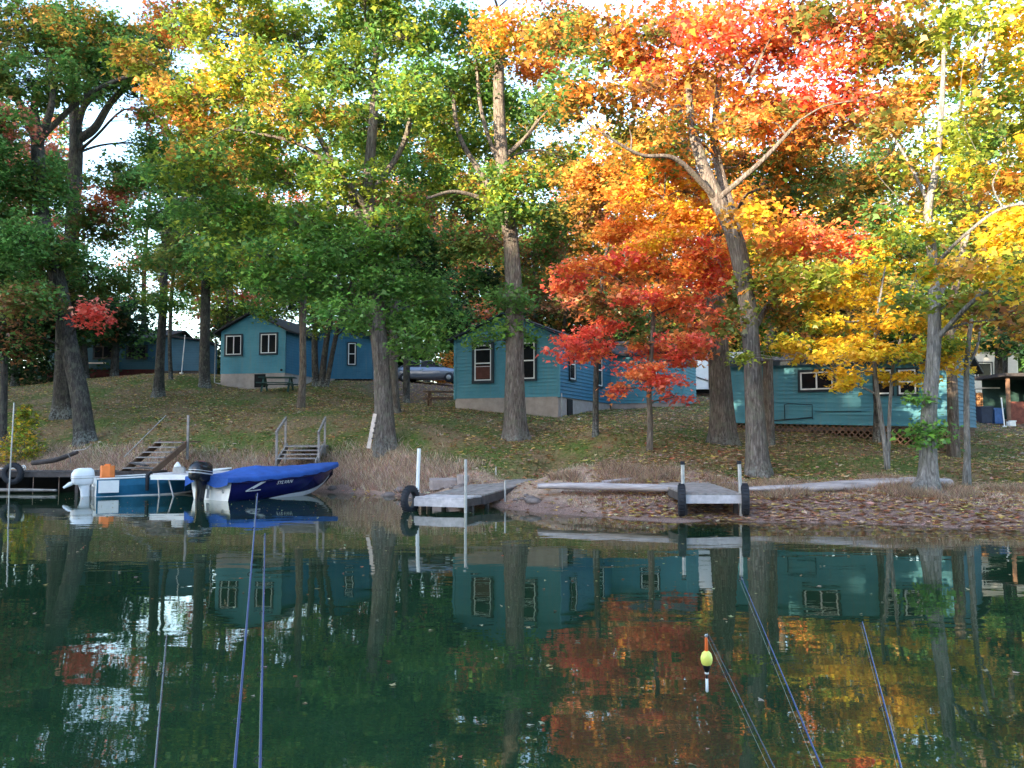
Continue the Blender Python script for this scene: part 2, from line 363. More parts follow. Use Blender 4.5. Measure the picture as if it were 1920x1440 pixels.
# dry bank grass
x, y = scatter(75000, lambda x, y: (y > shoreY(x)+.5+1.2*np.clip((x-1)/3,0,1)) & (y < bankY(x)+rng.normal(0,.35,len(x))) & (rng.random(len(x)) < np.clip(1.0-.22*np.clip(x+1,0,8),.25,1)))
pal = np.array([(.60,.44,.32),(.46,.31,.23),(.72,.56,.43),(.28,.17,.12)])[rng.integers(0,4,len(x))]
hh = rng.uniform(.10,.30,len(x))*np.clip(1-.35*np.clip(x+1,0,8),.35,1)
hh *= np.where((x > -2.4) & (x < 1.3) & (y < 25), .3, 1)
tag(blades('dry_grass', x, y, hh, np.full(len(x), .022), jit(pal, len(x)), LEAF, .55), 'pale brown dead grass matting the bank above the waterline', 'grass', kind='stuff')
x, y = scatter(16000, lambda x, y: (x > 1) & (y > bankY(x)-1.9+.5*np.sin(x*1.9)) & (y < bankY(x)-.5+.3*np.sin(x*3.1)) & (np.sin(x*2.3)+np.sin(x*5.1+1) > -.5+rng.normal(0,.5,len(x))))
pal = np.array([(.52,.38,.26),(.40,.27,.18),(.25,.16,.11)])[rng.integers(0,3,len(x))]
tag(blades('shore_grass', x, y, rng.uniform(.08,.26,len(x)), np.full(len(x), .02), jit(pal, len(x)), LEAF, .7), 'ragged pale dry grass fringing the shore timbers at the right', 'grass', kind='stuff')
# lawn
x, y = scatter(110000, lambda x, y: (y > bankY(x)-.3) & (y < 50))
pal = np.array([(.08,.16,.03),(.12,.18,.035),(.20,.21,.06),(.06,.11,.02)])[rng.integers(0,4,len(x))]
tag(blades('lawn_grass', x, y, rng.uniform(.04,.12,len(x)), np.full(len(x), .026), jit(pal, len(x)), LEAF, .5), 'short green grass of the sloping lawn', 'grass', kind='stuff')
def flatleaves(name, x, y, z, sz, cols, lab, cat):
    N = len(x); C = np.c_[x, y, z]
    o_ = leaves(name, C, sz, cols, LEAF, None, T3, (-.12,.12), .5); return tag(o_, lab, cat, kind='stuff')
x, y = scatter(95000, lambda x, y: (y > shoreY(x)+.1) & (y < 58) & (rng.random(len(x)) < np.where(y < bankY(x), np.where(x > 2, .8, .16), .62+.45*np.sin(x*.7+1)*np.sin(y*.5))))
pal = np.array([(.62,.42,.20),(.48,.28,.15),(.72,.55,.16),(.42,.17,.09),(.72,.50,.38),(.30,.16,.09)])[rng.integers(0,6,len(x))]
flatleaves('fallen_leaves', x, y, H(x, y)+.025, .125, jit(pal, len(x)), 'tan and yellow fallen leaves strewn over the lawn and muddy shore', 'fallen leaves')
N = 1600; x = rng.uniform(-14, 14, N); y = 3+rng.random(N)**.8*22; k = (y < shoreY(x)-.3) & (np.abs(x) < y*.72); x = x[k]; y = y[k]
pal = np.array([(.45,.30,.14),(.40,.36,.20),(.42,.14,.07),(.5,.42,.3)])[rng.integers(0,4,len(x))]
flatleaves('floating_leaves', x, y, 0*x+.006, .042, jit(pal, len(x)), 'small fallen leaves floating on the dark green water', 'floating leaves')
# ------------------------------------------------------------------ trees
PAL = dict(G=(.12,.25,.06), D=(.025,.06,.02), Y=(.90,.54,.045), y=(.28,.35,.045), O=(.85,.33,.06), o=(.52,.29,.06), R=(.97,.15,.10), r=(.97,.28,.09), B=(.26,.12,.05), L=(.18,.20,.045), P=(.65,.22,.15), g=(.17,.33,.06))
def smooth_path(P, n=6):
    P = [Vector(p) for p in P]
    if len(P) < 3: return [P[0].lerp(P[-1], i/n) for i in range(n+1)]
    Q = [2*P[0]-P[1]]+P+[2*P[-1]-P[-2]]; out = []
    for i in range(1, len(Q)-2):
        for k in range(n):
            t = k/n; a, b, c, d = Q[i-1], Q[i], Q[i+1], Q[i+2]
            out.append(.5*((2*b)+(c-a)*t+(2*a-5*b+4*c-d)*t*t+(3*b-a-3*c+d)*t**3))
    out.append(P[-1]); return out
class Tree:
    def __init__(s, name, label, base, D, bark='bark', group=None, cat='tree'):
        s.root = empty(name, base, 0, label, cat, group); s.D = D; s.base = Vector(base)
        s.mb_v = []; s.mb_f = []; s.nodes = []; s.rad = []; s.C = []; s.col = []; s.bark = M[bark]; s.nv = 0
    def tube(s, pts, rad, n, ridge=0.0, flare=0.0):
        pts = [p-s.base for p in pts]; ph = random.uniform(0, 6); th = np.linspace(0, 2*np.pi, n, endpoint=False); ref = Vector((1,0,0)); rings = []
        for i, p in enumerate(pts):
            t = (pts[min(i+1, len(pts)-1)]-pts[max(i-1, 0)]).normalized()
            a = ref-t*ref.dot(t)
            if a.length < .1: a = Vector((0,1,0))-t*t.y
            a.normalize(); b = t.cross(a); ref = a
            r = np.full(n, rad[i])
            if ridge: r = r*(1+ridge*(np.sin(th*5+ph+p.z*.35)+.6*np.sin(th*9+2*ph+p.z*.8)+.35*np.sin(th*2+p.z*1.7)))
            if flare:
                f = flare*math.exp(-max(p.z, 0)/.38); r = r*(1+f*(.75+.5*np.sin(th*4+ph)+.25*np.sin(th*7+ph*2)))
            rings.append(np.array(p)+np.cos(th)[:,None]*r[:,None]*np.array(a)+np.sin(th)[:,None]*r[:,None]*np.array(b))
        m_ = len(pts); i, j = np.meshgrid(np.arange(m_-1), np.arange(n)); i = i.ravel(); j = j.ravel(); o = s.nv
        s.mb_f.append(np.c_[o+i*n+j, o+i*n+(j+1)%n, o+(i+1)*n+(j+1)%n, o+(i+1)*n+j]); s.mb_v.append(np.concatenate(rings)); s.nv += m_*n
    def trunk(s, P, W, n=20, ridge=.05, flare=.0, sink=True):
        P = [Vector(p) for p in P]; Q = smooth_path(P, 8); R_ = [x*.5 for x in np.interp(np.linspace(0, len(P)-1, len(Q)), range(len(P)), W)]
        if sink: Q = [Q[0]-Vector((0,0,.35))]+Q; R_ = [R_[0]]+R_
        if flare:
            ex = [Q[0]]; er = [R_[0]]
            for k in range(1, len(Q)):
                m_ = 4 if k < 5 else 1
                for u in range(1, m_+1): ex.append(Q[k-1].lerp(Q[k], u/m_)); er.append(R_[k-1]+(R_[k]-R_[k-1])*u/m_)
            Q, R_ = ex, er
        s.tube(Q, R_, n, ridge, flare)
        for q, r in zip(Q[2:], R_[2:]): s.nodes.append(q.copy()); s.rad.append(r)
    def limb(s, c, rmax=.2, wob=.12, thick=1.0):
        c = Vector(c); N = np.array(s.nodes); d = np.array(c)-N; hd = np.hypot(d[:,0], d[:,1])
        cost = np.linalg.norm(d, axis=1)+np.maximum(.25*hd-d[:,2], 0)*1.2
        k = int(np.argmin(cost)); a = s.nodes[k]; L = (c-a).length
        if L < .15: return [a.copy(), c]
        r0 = min(s.rad[k]*.75, thick*(.016+.015*L), rmax); e = lambda q: Vector(rng.normal(0, q, 3))
        m1 = a.lerp(c, .35)+Vector((0,0,.10*L))+e(wob*L*.5); m2 = a.lerp(c, .7)+Vector((0,0,.08*L))+e(wob*L*.5)
        P = smooth_path([a, m1, m2, c], 4); R_ = list(np.linspace(r0, max(.009, r0*.25), len(P)))
        s.tube(P, R_, 7 if r0 > .03 else 5)
        for q, r in zip(P[2:], R_[2:]): s.nodes.append(q); s.rad.append(r)
        return P
    def blob(s, c, rad, pal, N, spray=.42, leafs=42, flatz=.45):
        P = s.limb(c); c = Vector(c); ns = max(3, int(N/leafs)); pal = [np.array(PAL[k]) for k in pal]
        dirs = rng.normal(0, 1, (ns,3)); dirs /= np.linalg.norm(dirs, axis=1)[:,None]
        S = np.array(c)+dirs*np.array(rad)*(rng.uniform(.25, 1.0, ns)**.6)[:,None]
        for q in S:
            a = P[random.randrange(max(1, len(P)//2), len(P))]; q = Vector(q); mid = a.lerp(q, .55)+Vector(rng.normal(0, .08, 3))+Vector((0,0,.06))
            s.tube([a, mid, q], [.011, .007, .003], 3)
        nl = rng.poisson(leafs, ns)+4; idx = np.repeat(np.arange(ns), nl); tot = len(idx)
        w_ = spray*rng.uniform(.6, 1.35, ns)[idx]
        g = rng.normal(0, 1, (tot,3))*np.c_[w_, w_, w_*flatz]*.62
        g[:,2] -= .12*(g[:,0]**2+g[:,1]**2)
        sc = np.array([pal[i] for i in rng.integers(0, len(pal), ns)])*rng.normal(1, .2, (ns,1)).clip(.5,1.5)
        lc = sc[idx]; alt = rng.random(tot) < .14; lc[alt] = np.array([pal[i] for i in rng.integers(0, len(pal), alt.sum())])
        s.C.append(S[idx]+g); s.col.append(lc*rng.normal(1, .15, (tot,1)).clip(.6,1.5)*rng.normal(1, .08, (tot,3)).clip(.7,1.3))
    def finish(s, size=.16, T=T3, droop=(.1,1.1), crown='crown'):
        np_mesh('trunk', np.concatenate(s.mb_v), np.concatenate(s.mb_f), 4, s.bark, s.root, smooth=True)
        if s.C: leaves(crown, np.concatenate(s.C)-np.array(s.base), size, np.concatenate(s.col).clip(0,.85), LEAF, s.root, T, droop)
NLEAF = [0]
def build_tree(name, label, D, paths, blobs, bark='bark', dens=1.0, size=.158, dr=2.2, flare=.34, T=T3, top=True, spray=.40, leafs=42, flatz=.75, group=None, droop=(.1,1.1), zfix=True, n=20):
    b0 = paths[0][0]; p = at(b0[0], b0[1], D)
    if zfix: p.z = H1(p.x, p.y)
    t = Tree(name, label, p, D, bark, group)
    for i, P in enumerate(paths):
        pts = [at(q[0], q[1], D+(q[3] if len(q) > 3 else 0)) for q in P]
        if i == 0: pts[0] = p
        t.trunk(pts, [.86*q[2]*(D+(q[3] if len(q) > 3 else 0))/F for q in P], n if i == 0 else 14, .045, flare if i == 0 or P[0][1] > 700 else 0, sink=(i == 0 or P[0][1] > 700))
    B = []
    for (bx, by, rx, ry, pal) in blobs: B.append((bx, by, rx, ry, pal, random.uniform(-dr, dr)))
    if top:
        hi = sorted(blobs, key=lambda q: q[1])[:max(2, len(blobs)//4)]
        for q in hi:
            if q[1] < 160: B.append((q[0]+random.uniform(-50,50), q[1]-random.uniform(130,200), q[2], q[3], q[4], random.uniform(-dr, dr)))
    tc = np.array(t.nodes)
    cs = [at(q[0], q[1], D+q[5]) for q in B]
    order = sorted(range(len(B)), key=lambda i: np.min(np.linalg.norm(tc-np.array(cs[i]), axis=1)))
    for i in order:
        bx, by, rx, ry, pal, dd = B[i]; c = cs[i]; s_ = (D+dd)/F; a = rx*s_; h_ = ry*s_; dp = min(max(a*.8, .5), 2.2)
        N = int(dens*3.14*a*h_*2.35/(.36*size*size*.5)); NLEAF[0] += N
        t.blob(c, (a, dp, h_*.9), pal, N, min(spray, a*.6), leafs, flatz)
    t.finish(size, T, droop); return t
# --- left pair of big oaks-like maples
build_tree('maple_tree', 'large dark maple rooted beside the yellow shrub at the left, forking high up', 33,
 [[(160,832,42),(150,740,38),(128,640,36),(112,545,33),(78,400,30),(70,270,26),(62,200,20)],[(70,270,20),(35,190,16),(0,150,12)],[(70,280,18),(98,190,14,-1),(90,110,9,-1)],[(72,262,15),(110,225,13),(160,180,11),(220,150,9),(300,128,6)]],
 [(50,60,110,60,'GGGLo'),(60,150,120,55,'GGL'),(20,230,50,40,'GP'),(60,350,90,55,'GGL'),(30,450,80,60,'GG'),(120,480,70,35,'GGL'),(180,590,34,26,'RRP'),(60,560,90,35,'GLB'),(20,640,60,40,'DGB'),(250,110,80,45,'GGD'),(-80,300,110,120,'GG'),(-90,100,100,90,'GO'),(-60,480,90,90,'GG'),(130,60,70,50,'oGL')], 'bark_dark', 1.0)
build_tree('maple_tree', 'large dark maple standing right behind the leftmost big trunk, with a limb curving right', 37.5,
 [[(120,778,46),(120,680,38),(124,560,33),(134,450,30),(140,350,29),(143,250,27),(135,150,18),(140,40,12)],[(146,262,22),(178,240,18),(210,190,14),(262,142,11),(320,110,7)],[(146,235,15),(165,190,13),(230,152,11),(305,132,9)],[(140,190,12),(100,130,9),(80,80,6)]],
 [(170,60,110,55,'oGGL'),(240,140,90,38,'GGD'),(290,80,60,50,'oGGr'),(320,160,50,36,'GyL'),(285,215,40,30,'PyG'),(290,275,50,34,'GGy'),(180,170,40,18,'GG'),(170,120,60,40,'GG'),(190,420,70,50,'GLB'),(110,330,60,45,'GG'),(230,330,70,40,'GL'),(170,520,90,45,'GL'),(210,370,50,30,'Pr'),(60,300,60,50,'PG'),(330,40,60,50,'rGo')], 'bark_dark', .95)
# --- slimmer trunks in front of the left cabins
build_tree('maple_tree', 'slim straight tree with grey foot left of the small blue cabin', 42,
 [[(297,746,23),(300,680,19),(306,570,17),(310,450,15),(318,340,11)]],
 [(300,330,80,50,'GGL'),(350,420,80,30,'GGL'),(300,500,80,18,'Gyo'),(380,330,60,50,'GL'),(310,560,50,22,'Gy')], 'bark_dark', .9)
build_tree('maple_tree', 'thin dark sapling behind the slim straight tree at the left', 46, [[(320,722,9),(318,640,8),(322,560,7),(326,500,6)]], [(330,480,50,30,'GL'),(350,540,40,25,'Gyo')], 'bark_dark', .8, flare=.1)
build_tree('maple_tree', 'dark trunk at the left corner of the small blue cabin', 45.5,
 [[(384,716,24),(384,640,21),(386,530,19),(390,430,15),(400,330,11)]],
 [(400,380,80,45,'GGL'),(450,430,70,40,'GG'),(380,470,70,30,'GL'),(430,520,70,22,'Gy'),(350,270,70,40,'yG')], 'bark_dark', .85)
build_tree('maple_tree', 'slim brownish trunk in front of the small blue cabin', 38,
 [[(564,768,17),(568,700,15),(568,620,14),(570,540,13),(578,440,10),(590,330,7)]],
 [(560,500,70,35,'GGy'),(520,540,55,25,'Gy'),(600,570,40,22,'Gy'),(560,420,70,40,'GL'),(640,470,60,40,'GG'),(500,580,36,18,'Gy'),(590,610,24,14,'yG')], 'bark_plain', .85, flare=.3)
build_tree('clump_tree', 'dark clump of leaning trunks against the right side of the small blue cabin', 44,
 [[(592,722,15),(590,640,13),(594,560,11),(600,470,8)],[(602,722,14),(612,640,13),(626,560,11),(650,470,7)],[(612,722,11),(628,640,10),(648,560,8),(670,500,6)]],
 [(560,560,60,22,'GDL'),(620,540,60,30,'GD'),(680,560,55,30,'GDB'),(600,480,70,35,'GL'),(690,480,60,40,'GG'),(690,605,50,20,'DB')], 'bark_dark', .9, flare=.2)
# --- T6 the spreading maple left of centre
build_tree('maple_tree', 'big spreading green and gold maple with the white board against its foot', 28,
 [[(722,836,46),(720,760,40),(716,690,37),(708,600,35),(700,480,32),(690,360,27),(700,220,20),(705,90,13)],[(700,470,18),(650,350,15),(600,260,12),(560,180,8)],[(695,400,16),(640,330,12,-1),(560,270,9,-1.5),(430,240,5,-2)],[(692,370,15),(760,260,12),(780,120,8)]],
 [(370,180,100,50,'yyGoO'),(470,130,110,55,'yyGyY'),(560,210,110,55,'yyGo'),(420,60,110,50,'yyGyo'),(560,50,110,50,'yyG'),(650,130,100,55,'yyG'),(700,250,90,60,'yGG'),(640,330,90,50,'yyG'),(460,250,100,50,'yyoG'),(350,230,60,40,'oyOyr'),(380,300,80,35,'yGo'),
  (530,320,90,40,'yyG'),(420,400,110,45,'Ggy'),(560,420,120,50,'Ggy'),(650,470,110,60,'Gg'),(480,480,120,45,'Ggy'),(560,520,110,40,'Gg'),(740,430,80,60,'GGy'),(740,530,90,45,'GGg'),(800,570,60,32,'Gg'),(700,600,70,30,'GGg'),(810,620,45,24,'Gg'),(640,580,60,25,'Gg'),(760,640,44,16,'GGg'),(330,320,60,35,'GGy'),
  (290,400,60,40,'GG'),(700,60,80,50,'GGy'),(770,180,70,50,'yG'),(330,470,90,35,'GGL'),(790,655,46,13,'Gg'),(260,110,50,40,'oy'),(800,480,50,40,'GD')], 'bark', .88, dr=3.0)
build_tree('maple_tree', 'slim grey trunk close behind the white board tree', 34, [[(741,778,20),(738,700,18),(738,620,17),(742,500,14),(750,380,10)]],
 [(760,380,70,40,'GyP'),(720,300,60,40,'yG'),(800,450,60,40,'GGB'),(800,520,60,30,'GD')], 'bark', .9, flare=.25)
build_tree('maple_tree', 'dark trunk between the white board tree and the parked car', 43, [[(762,738,15),(763,660,14),(765,560,12),(770,450,9)]],
 [(800,520,70,40,'DG'),(840,590,50,40,'DG'),(770,440,70,40,'PB'),(830,640,40,22,'Gg'),(700,420,60,30,'PG')], 'bark_dark', .9, flare=.25)
# --- T7 centre
build_tree('maple_tree', 'thick straight maple in front of the middle cabin', 28.5,
 [[(967,828,50),(965,750,44),(965,660,40),(964,560,38),(958,450,34),(946,350,30),(938,250,28),(935,150,24),(940,40,16)],[(958,420,16),(905,330,13),(860,250,11),(845,130,8)],[(950,390,12,.4),(860,360,8,-.5),(800,372,6,-1)],[(940,300,12),(1000,240,9),(1040,150,6)],[(944,330,11),(905,220,9),(890,90,7)]],
 [(700,20,80,40,'yGG'),(910,110,50,36,'GoG'),(1060,50,60,36,'GoO'),(1060,190,50,30,'oGL'),(820,230,50,30,'yG'),(760,60,80,50,'GGy'),(850,60,80,50,'GyG'),(870,170,70,45,'yyG'),(790,150,70,40,'GG'),(960,60,80,45,'OOoy'),(1010,120,60,35,'OOr'),(930,190,60,40,'GG'),(1010,200,60,36,'GG'),(880,270,55,30,'yG'),(960,270,50,30,'yGG'),(1010,330,60,35,'yGo'),(890,350,60,32,'yGo'),(800,340,60,32,'yGG'),(940,340,40,40,'yG'),
  (850,390,60,22,'GBL'),(960,390,60,32,'GyG'),(1050,410,60,40,'GGL'),(900,450,60,28,'GB'),(1000,470,70,34,'GGB'),(900,520,50,25,'GD'),(1010,540,60,28,'GLB'),(950,560,50,22,'GG'),(945,618,46,16,'Gg'),(900,632,36,10,'Gg'),(985,625,36,12,'Gg'),(860,460,50,30,'GL'),(1060,300,50,40,'Gyo')], 'bark', .95, dr=2.4)
# --- T8 slim
build_tree('maple_tree', 'slim grey tree at the right corner of the middle cabin', 26, [[(1116,818,13),(1117,750,12),(1118,680,11),(1122,600,10),(1132,500,8),(1150,420,5)]],
 [(1140,570,60,22,'LBr'),(1200,600,60,22,'LBG'),(1090,560,50,20,'BLP'),(1170,520,60,24,'rLB'),(1260,640,50,14,'LG')], 'bark_dark', .8, flare=.2, dr=1.4)
# --- T9 the vivid young maple
build_tree('young_maple', 'young maple glowing red below and orange above, slender trunk on the lawn', 23.5,
 [[(1218,848,13),(1219,790,12),(1217,730,11),(1222,650,10),(1228,560,9),(1238,470,7),(1245,380,5),(1248,325,3)]],
 [(1235,330,60,26,'OYO'),(1175,365,60,26,'OOY'),(1300,365,65,28,'OYO'),(1235,400,80,28,'OYO'),(1340,410,60,28,'OrY'),(1160,430,56,26,'OrO'),(1250,450,84,28,'OYr'),(1330,470,60,26,'OrR'),(1100,505,60,24,'rRO'),(1060,540,40,18,'Rr'),(1180,490,66,24,'rRO'),(1290,500,70,26,'rRO'),(1350,525,50,24,'Rr'),(1180,555,56,18,'rR'),(1290,575,60,22,'rRr'),(1335,600,56,24,'rR'),(1300,632,60,18,'RrR'),
  (1100,635,60,20,'rRR'),(1068,664,44,16,'RRr'),(1118,662,36,14,'rR'),(1135,610,34,14,'rR'),(1235,660,70,18,'rRr'),(1290,672,40,22,'rR'),(1195,695,56,18,'rRr'),(1235,715,46,14,'rR'),(1165,728,32,12,'rR'),(1272,744,26,9,'R'),(1200,640,40,12,'rL'),(1250,540,30,12,'rO')],
 'bark_plain', 1.05, size=.125, dr=1.1, flare=.2, top=False, spray=.28, leafs=50, flatz=.5, n=10)
# --- T10
build_tree('maple_tree', 'stout trunk with a pale lichen foot right of the young red maple', 26.5,
 [[(1356,838,58),(1353,760,50),(1348,680,46),(1344,600,42),(1340,480,36),(1322,380,30),(1290,300,22),(1270,200,15)],[(1338,450,16),(1400,380,14),(1470,300,10),(1500,200,6)]],
 [(1300,640,50,16,'rL'),(1390,560,60,30,'GLB'),(1330,560,60,26,'BrL'),(1450,380,60,40,'YOo'),(1500,330,70,40,'GLo'),(1600,330,80,40,'LGo'),(1560,400,60,30,'GLo'),(1250,300,60,40,'OoL'),(1150,330,60,40,'oGL'),(1190,270,60,40,'oyO'),(1100,400,60,40,'oBL'),(1300,180,60,40,'rOo'),(1110,330,60,40,'oO'),(1660,320,60,40,'GoL')], 'bark', .95, dr=2.4)
# --- T11
build_tree('maple_tree', 'tall forked maple beside the right dock, sunlit tan limbs under orange red foliage', 21.5,
 [[(1422,897,50),(1418,820,42),(1414,740,39),(1408,640,37),(1396,540,36),(1378,450,38),(1348,380,34),(1318,310,26),(1296,230,20),(1290,150,13),(1275,50,9)],[(1384,470,28),(1372,400,24),(1352,330,20,.6),(1340,260,17,.8),(1348,160,13,1),(1360,50,9,1)],[(1345,375,14),(1270,300,11,-1),(1200,290,8,-1.5),(1130,250,5,-2)],[(1350,370,13,-.5),(1430,300,10,-1),(1500,225,7,-1.3)],[(1342,250,12,.8),(1400,160,9,1),(1450,60,6,1)],[(1412,620,14,.5),(1450,560,10,1),(1520,500,7,1)]],
 [(1100,60,90,45,'OoGB'),(1210,70,90,45,'rOBL'),(1170,170,80,36,'OoBy'),(1260,140,70,36,'rBRo'),(1340,60,70,45,'RrO'),(1290,230,60,30,'OoG'),(1420,100,80,40,'rRO'),(1500,80,80,36,'rRB'),(1570,110,70,36,'Rr'),(1480,180,90,30,'rORB'),(1580,185,90,28,'rRoB'),(1660,190,70,24,'rRo'),(1420,230,80,32,'OoLr'),(1520,240,100,28,'rBoL'),(1640,225,80,20,'Ory'),
  (1400,310,70,30,'OoG'),(1240,290,70,30,'OoG'),(1080,170,70,36,'OGo'),(1540,440,70,30,'rRr'),(1610,450,55,26,'rRO'),(1480,450,60,30,'rOo'),(1440,520,70,28,'OyL'),(1520,520,70,26,'oLy'),(1460,590,60,24,'LGo'),(1370,600,50,24,'BrL'),(1480,290,70,26,'oOL'),(1600,50,80,36,'rRB'),(1680,90,70,30,'LrB'),(1380,30,70,36,'RrO'),(1480,30,70,34,'rBL'),(1180,120,60,30,'rO'),(1420,400,60,26,'OoY'),(1260,30,60,30,'rO'),(1040,70,60,36,'OGo'),(1430,615,30,12,'Gg'),(1130,100,60,30,'OoG'),(1330,120,50,30,'roB'),(1560,30,60,36,'LrB'),(1390,180,50,26,'oOr'),(1180,240,50,24,'oL')],
 'bark', .95, dr=2.2)
build_tree('maple_tree', 'narrow trunk tucked behind the tall forked maple', 26, [[(1440,838,26),(1440,760,23),(1440,660,21),(1448,560,18),(1470,430,14),(1490,330,10)]],
 [(1480,400,60,30,'oYL'),(1440,470,60,28,'yoY'),(1510,360,60,30,'LGo'),(1560,560,60,20,'Lyo')], 'bark', .85, flare=.2)
# --- T12/13
build_tree('sapling', 'dark thin trunk behind the pale twin stems by the right cabin', 26.8, [[(1644,832,15),(1644,760,13),(1642,700,11),(1645,620,9),(1655,520,6)]],
 [(1640,540,60,24,'Lyo'),(1600,600,50,18,'Lo'),(1700,540,60,24,'yLo')], 'bark_dark', .8, flare=.2, n=10)
build_tree('young_maple', 'young yellow maple on pale twin stems in front of the right cabin', 21,
 [[(1664,884,11),(1658,830,10),(1650,770,9),(1642,710,8),(1640,640,7),(1650,560,5),(1660,500,3)],[(1664,884,9),(1667,800,8),(1670,740,7),(1676,680,6),(1700,600,5),(1720,520,3)]],
 [(1500,640,56,14,'YyY'),(1440,650,40,14,'YyG'),(1400,668,40,9,'GyL'),(1570,640,60,14,'Y'),(1690,665,60,12,'YYy'),(1560,605,70,16,'YYy'),(1640,560,80,24,'YY'),(1560,665,90,13,'Y'),(1500,668,46,8,'YY'),(1640,650,80,18,'YYy'),(1610,700,60,12,'Y'),(1570,720,32,8,'Y'),(1700,600,80,28,'YyY'),(1780,680,46,14,'Y'),(1620,510,60,24,'YyY'),(1700,470,70,30,'YyG'),(1690,710,60,13,'YY'),(1740,650,60,20,'YyG'),(1660,440,50,28,'YyG'),(1560,560,50,18,'YYy'),(1810,660,30,12,'YY'),(1770,600,50,22,'YYy')],
 'bark_pale', 1.1, size=.12, dr=1.2, flare=.1, top=False, spray=.30, leafs=60, flatz=.4, n=9)
# --- T14
t14 = build_tree('silver_maple', 'pale smooth trunked tree at the water edge with a spreading root', 18.8,
 [[(1738,950,46),(1740,900,36),(1741,850,33),(1742,780,31),(1748,700,30),(1752,640,29),(1752,560,24),(1748,480,21),(1740,400,18),(1752,330,15),(1762,250,13),(1768,150,10),(1770,40,8)],[(1752,570,13),(1800,480,11,.8),(1838,380,9,1.2),(1900,310,7,1.5)],[(1752,640,13),(1830,560,10,-.8),(1900,520,8,-1.2),(1980,480,6,-1.5)],[(1750,500,9),(1810,440,7,-1),(1880,390,6,-1.3),(1960,380,5,-1.6)],[(1745,390,8),(1690,280,6,.6),(1620,190,4,1)],[(1764,240,7),(1830,160,6),(1860,40,5)]],
 [(1760,70,60,40,'yyo'),(1840,130,60,50,'yyY'),(1890,50,60,50,'YyY'),(1860,250,70,34,'yyG'),(1780,270,50,30,'yyY'),(1800,200,60,28,'yyo'),(1720,430,50,26,'yYy'),(1880,440,60,34,'YYy'),(1890,530,60,32,'YyY'),(1800,500,50,26,'yYo'),(1860,350,60,30,'oOy'),(1720,330,50,24,'yo'),(1660,390,50,26,'yGo'),(1790,570,60,22,'yLo'),(1870,600,60,24,'oBL'),(1700,60,60,36,'yoL'),(1640,110,60,30,'Lyo'),(1820,40,60,40,'yyY'),(1740,150,55,30,'yoy'),(1900,180,60,40,'Yyy'),(1680,240,50,26,'yoL'),(1840,300,50,26,'yYo'),(1760,500,40,20,'yY'),(1950,300,70,60,'yYy'),(1960,150,70,80,'YYy'),(1960,600,60,50,'oY'),(1700,180,40,24,'yo'),(1930,420,50,40,'YY'),(1700,560,50,20,'yLG')],
 'bark_pale', .85, dr=1.8, flare=.85)
rt = MB(); q = [at(1748,946,18.7)-t14.base, at(1775,943,18.5)-t14.base, at(1800,946,18.4)-t14.base, at(1828,951,18.3)-t14.base]
rt.tube(smooth_path(q, 4), list(np.linspace(.2, .05, 13)), 10); rt.build('root', M['bark_pale'], t14.root)
Ls = []; 
C = rng.normal(0, 1, (420,3))*np.array((.26,.22,.16))+np.array(at(1742,810,18.6)-t14.base); C = np.r_[C, rng.normal(0,1,(110,3))*np.array((.2,.15,.09))+np.array(at(1725,745,18.6)-t14.base)]
cc = jit(np.array([PAL['g'], PAL['G']])[rng.integers(0,2,len(C))], len(C)); leaves('leaf_sprouts', C, .12, cc, LEAF, t14.root)
build_tree('maple_tree', 'brown trunk just behind the water edge tree at the right', 25, [[(1788,864,25),(1787,780,22),(1785,700,21),(1780,600,18),(1800,500,14),(1815,400,10)]],
 [(1810,420,60,34,'Lyo'),(1760,360,60,30,'oGL'),(1850,480,60,30,'oyL'),(1800,620,40,14,'Yo')], 'bark_plain', .85, flare=.25)
build_tree('maple_tree', 'thin grey trunk rightmost of those on the near lawn', 20.5, [[(1812,912,15),(1813,850,13),(1812,760,12),(1813,680,11),(1822,600,9),(1850,500,7),(1870,400,5)],[(1813,690,7),(1832,650,6),(1838,610,5)]],
 [(1850,420,50,26,'yYo'),(1830,560,50,18,'oL'),(1900,340,50,30,'yY')], 'bark_pale', .7, flare=.35, n=10)
build_tree('maple_tree', 'dark far trunk behind the firewood stack', 40, [[(1874,782,17),(1873,700,16),(1872,600,14),(1866,480,11)],[(1885,780,10,1),(1886,640,9,1),(1890,560,8,1)]],
 [(1860,560,60,40,'DGB'),(1900,500,60,50,'GLo'),(1830,480,60,40,'LGo'),(1890,640,50,30,'DG')], 'bark_dark', .9, flare=.2)
build_tree('maple_tree', 'narrow trunk cut by the left edge of the view', 34, [[(8,770,16),(8,700,14),(6,600,12),(0,480,9)]], [(-20,420,70,60,'GL'),(20,560,60,30,'DG'),(0,620,50,30,'DB')], 'bark_dark', .9, flare=.2)
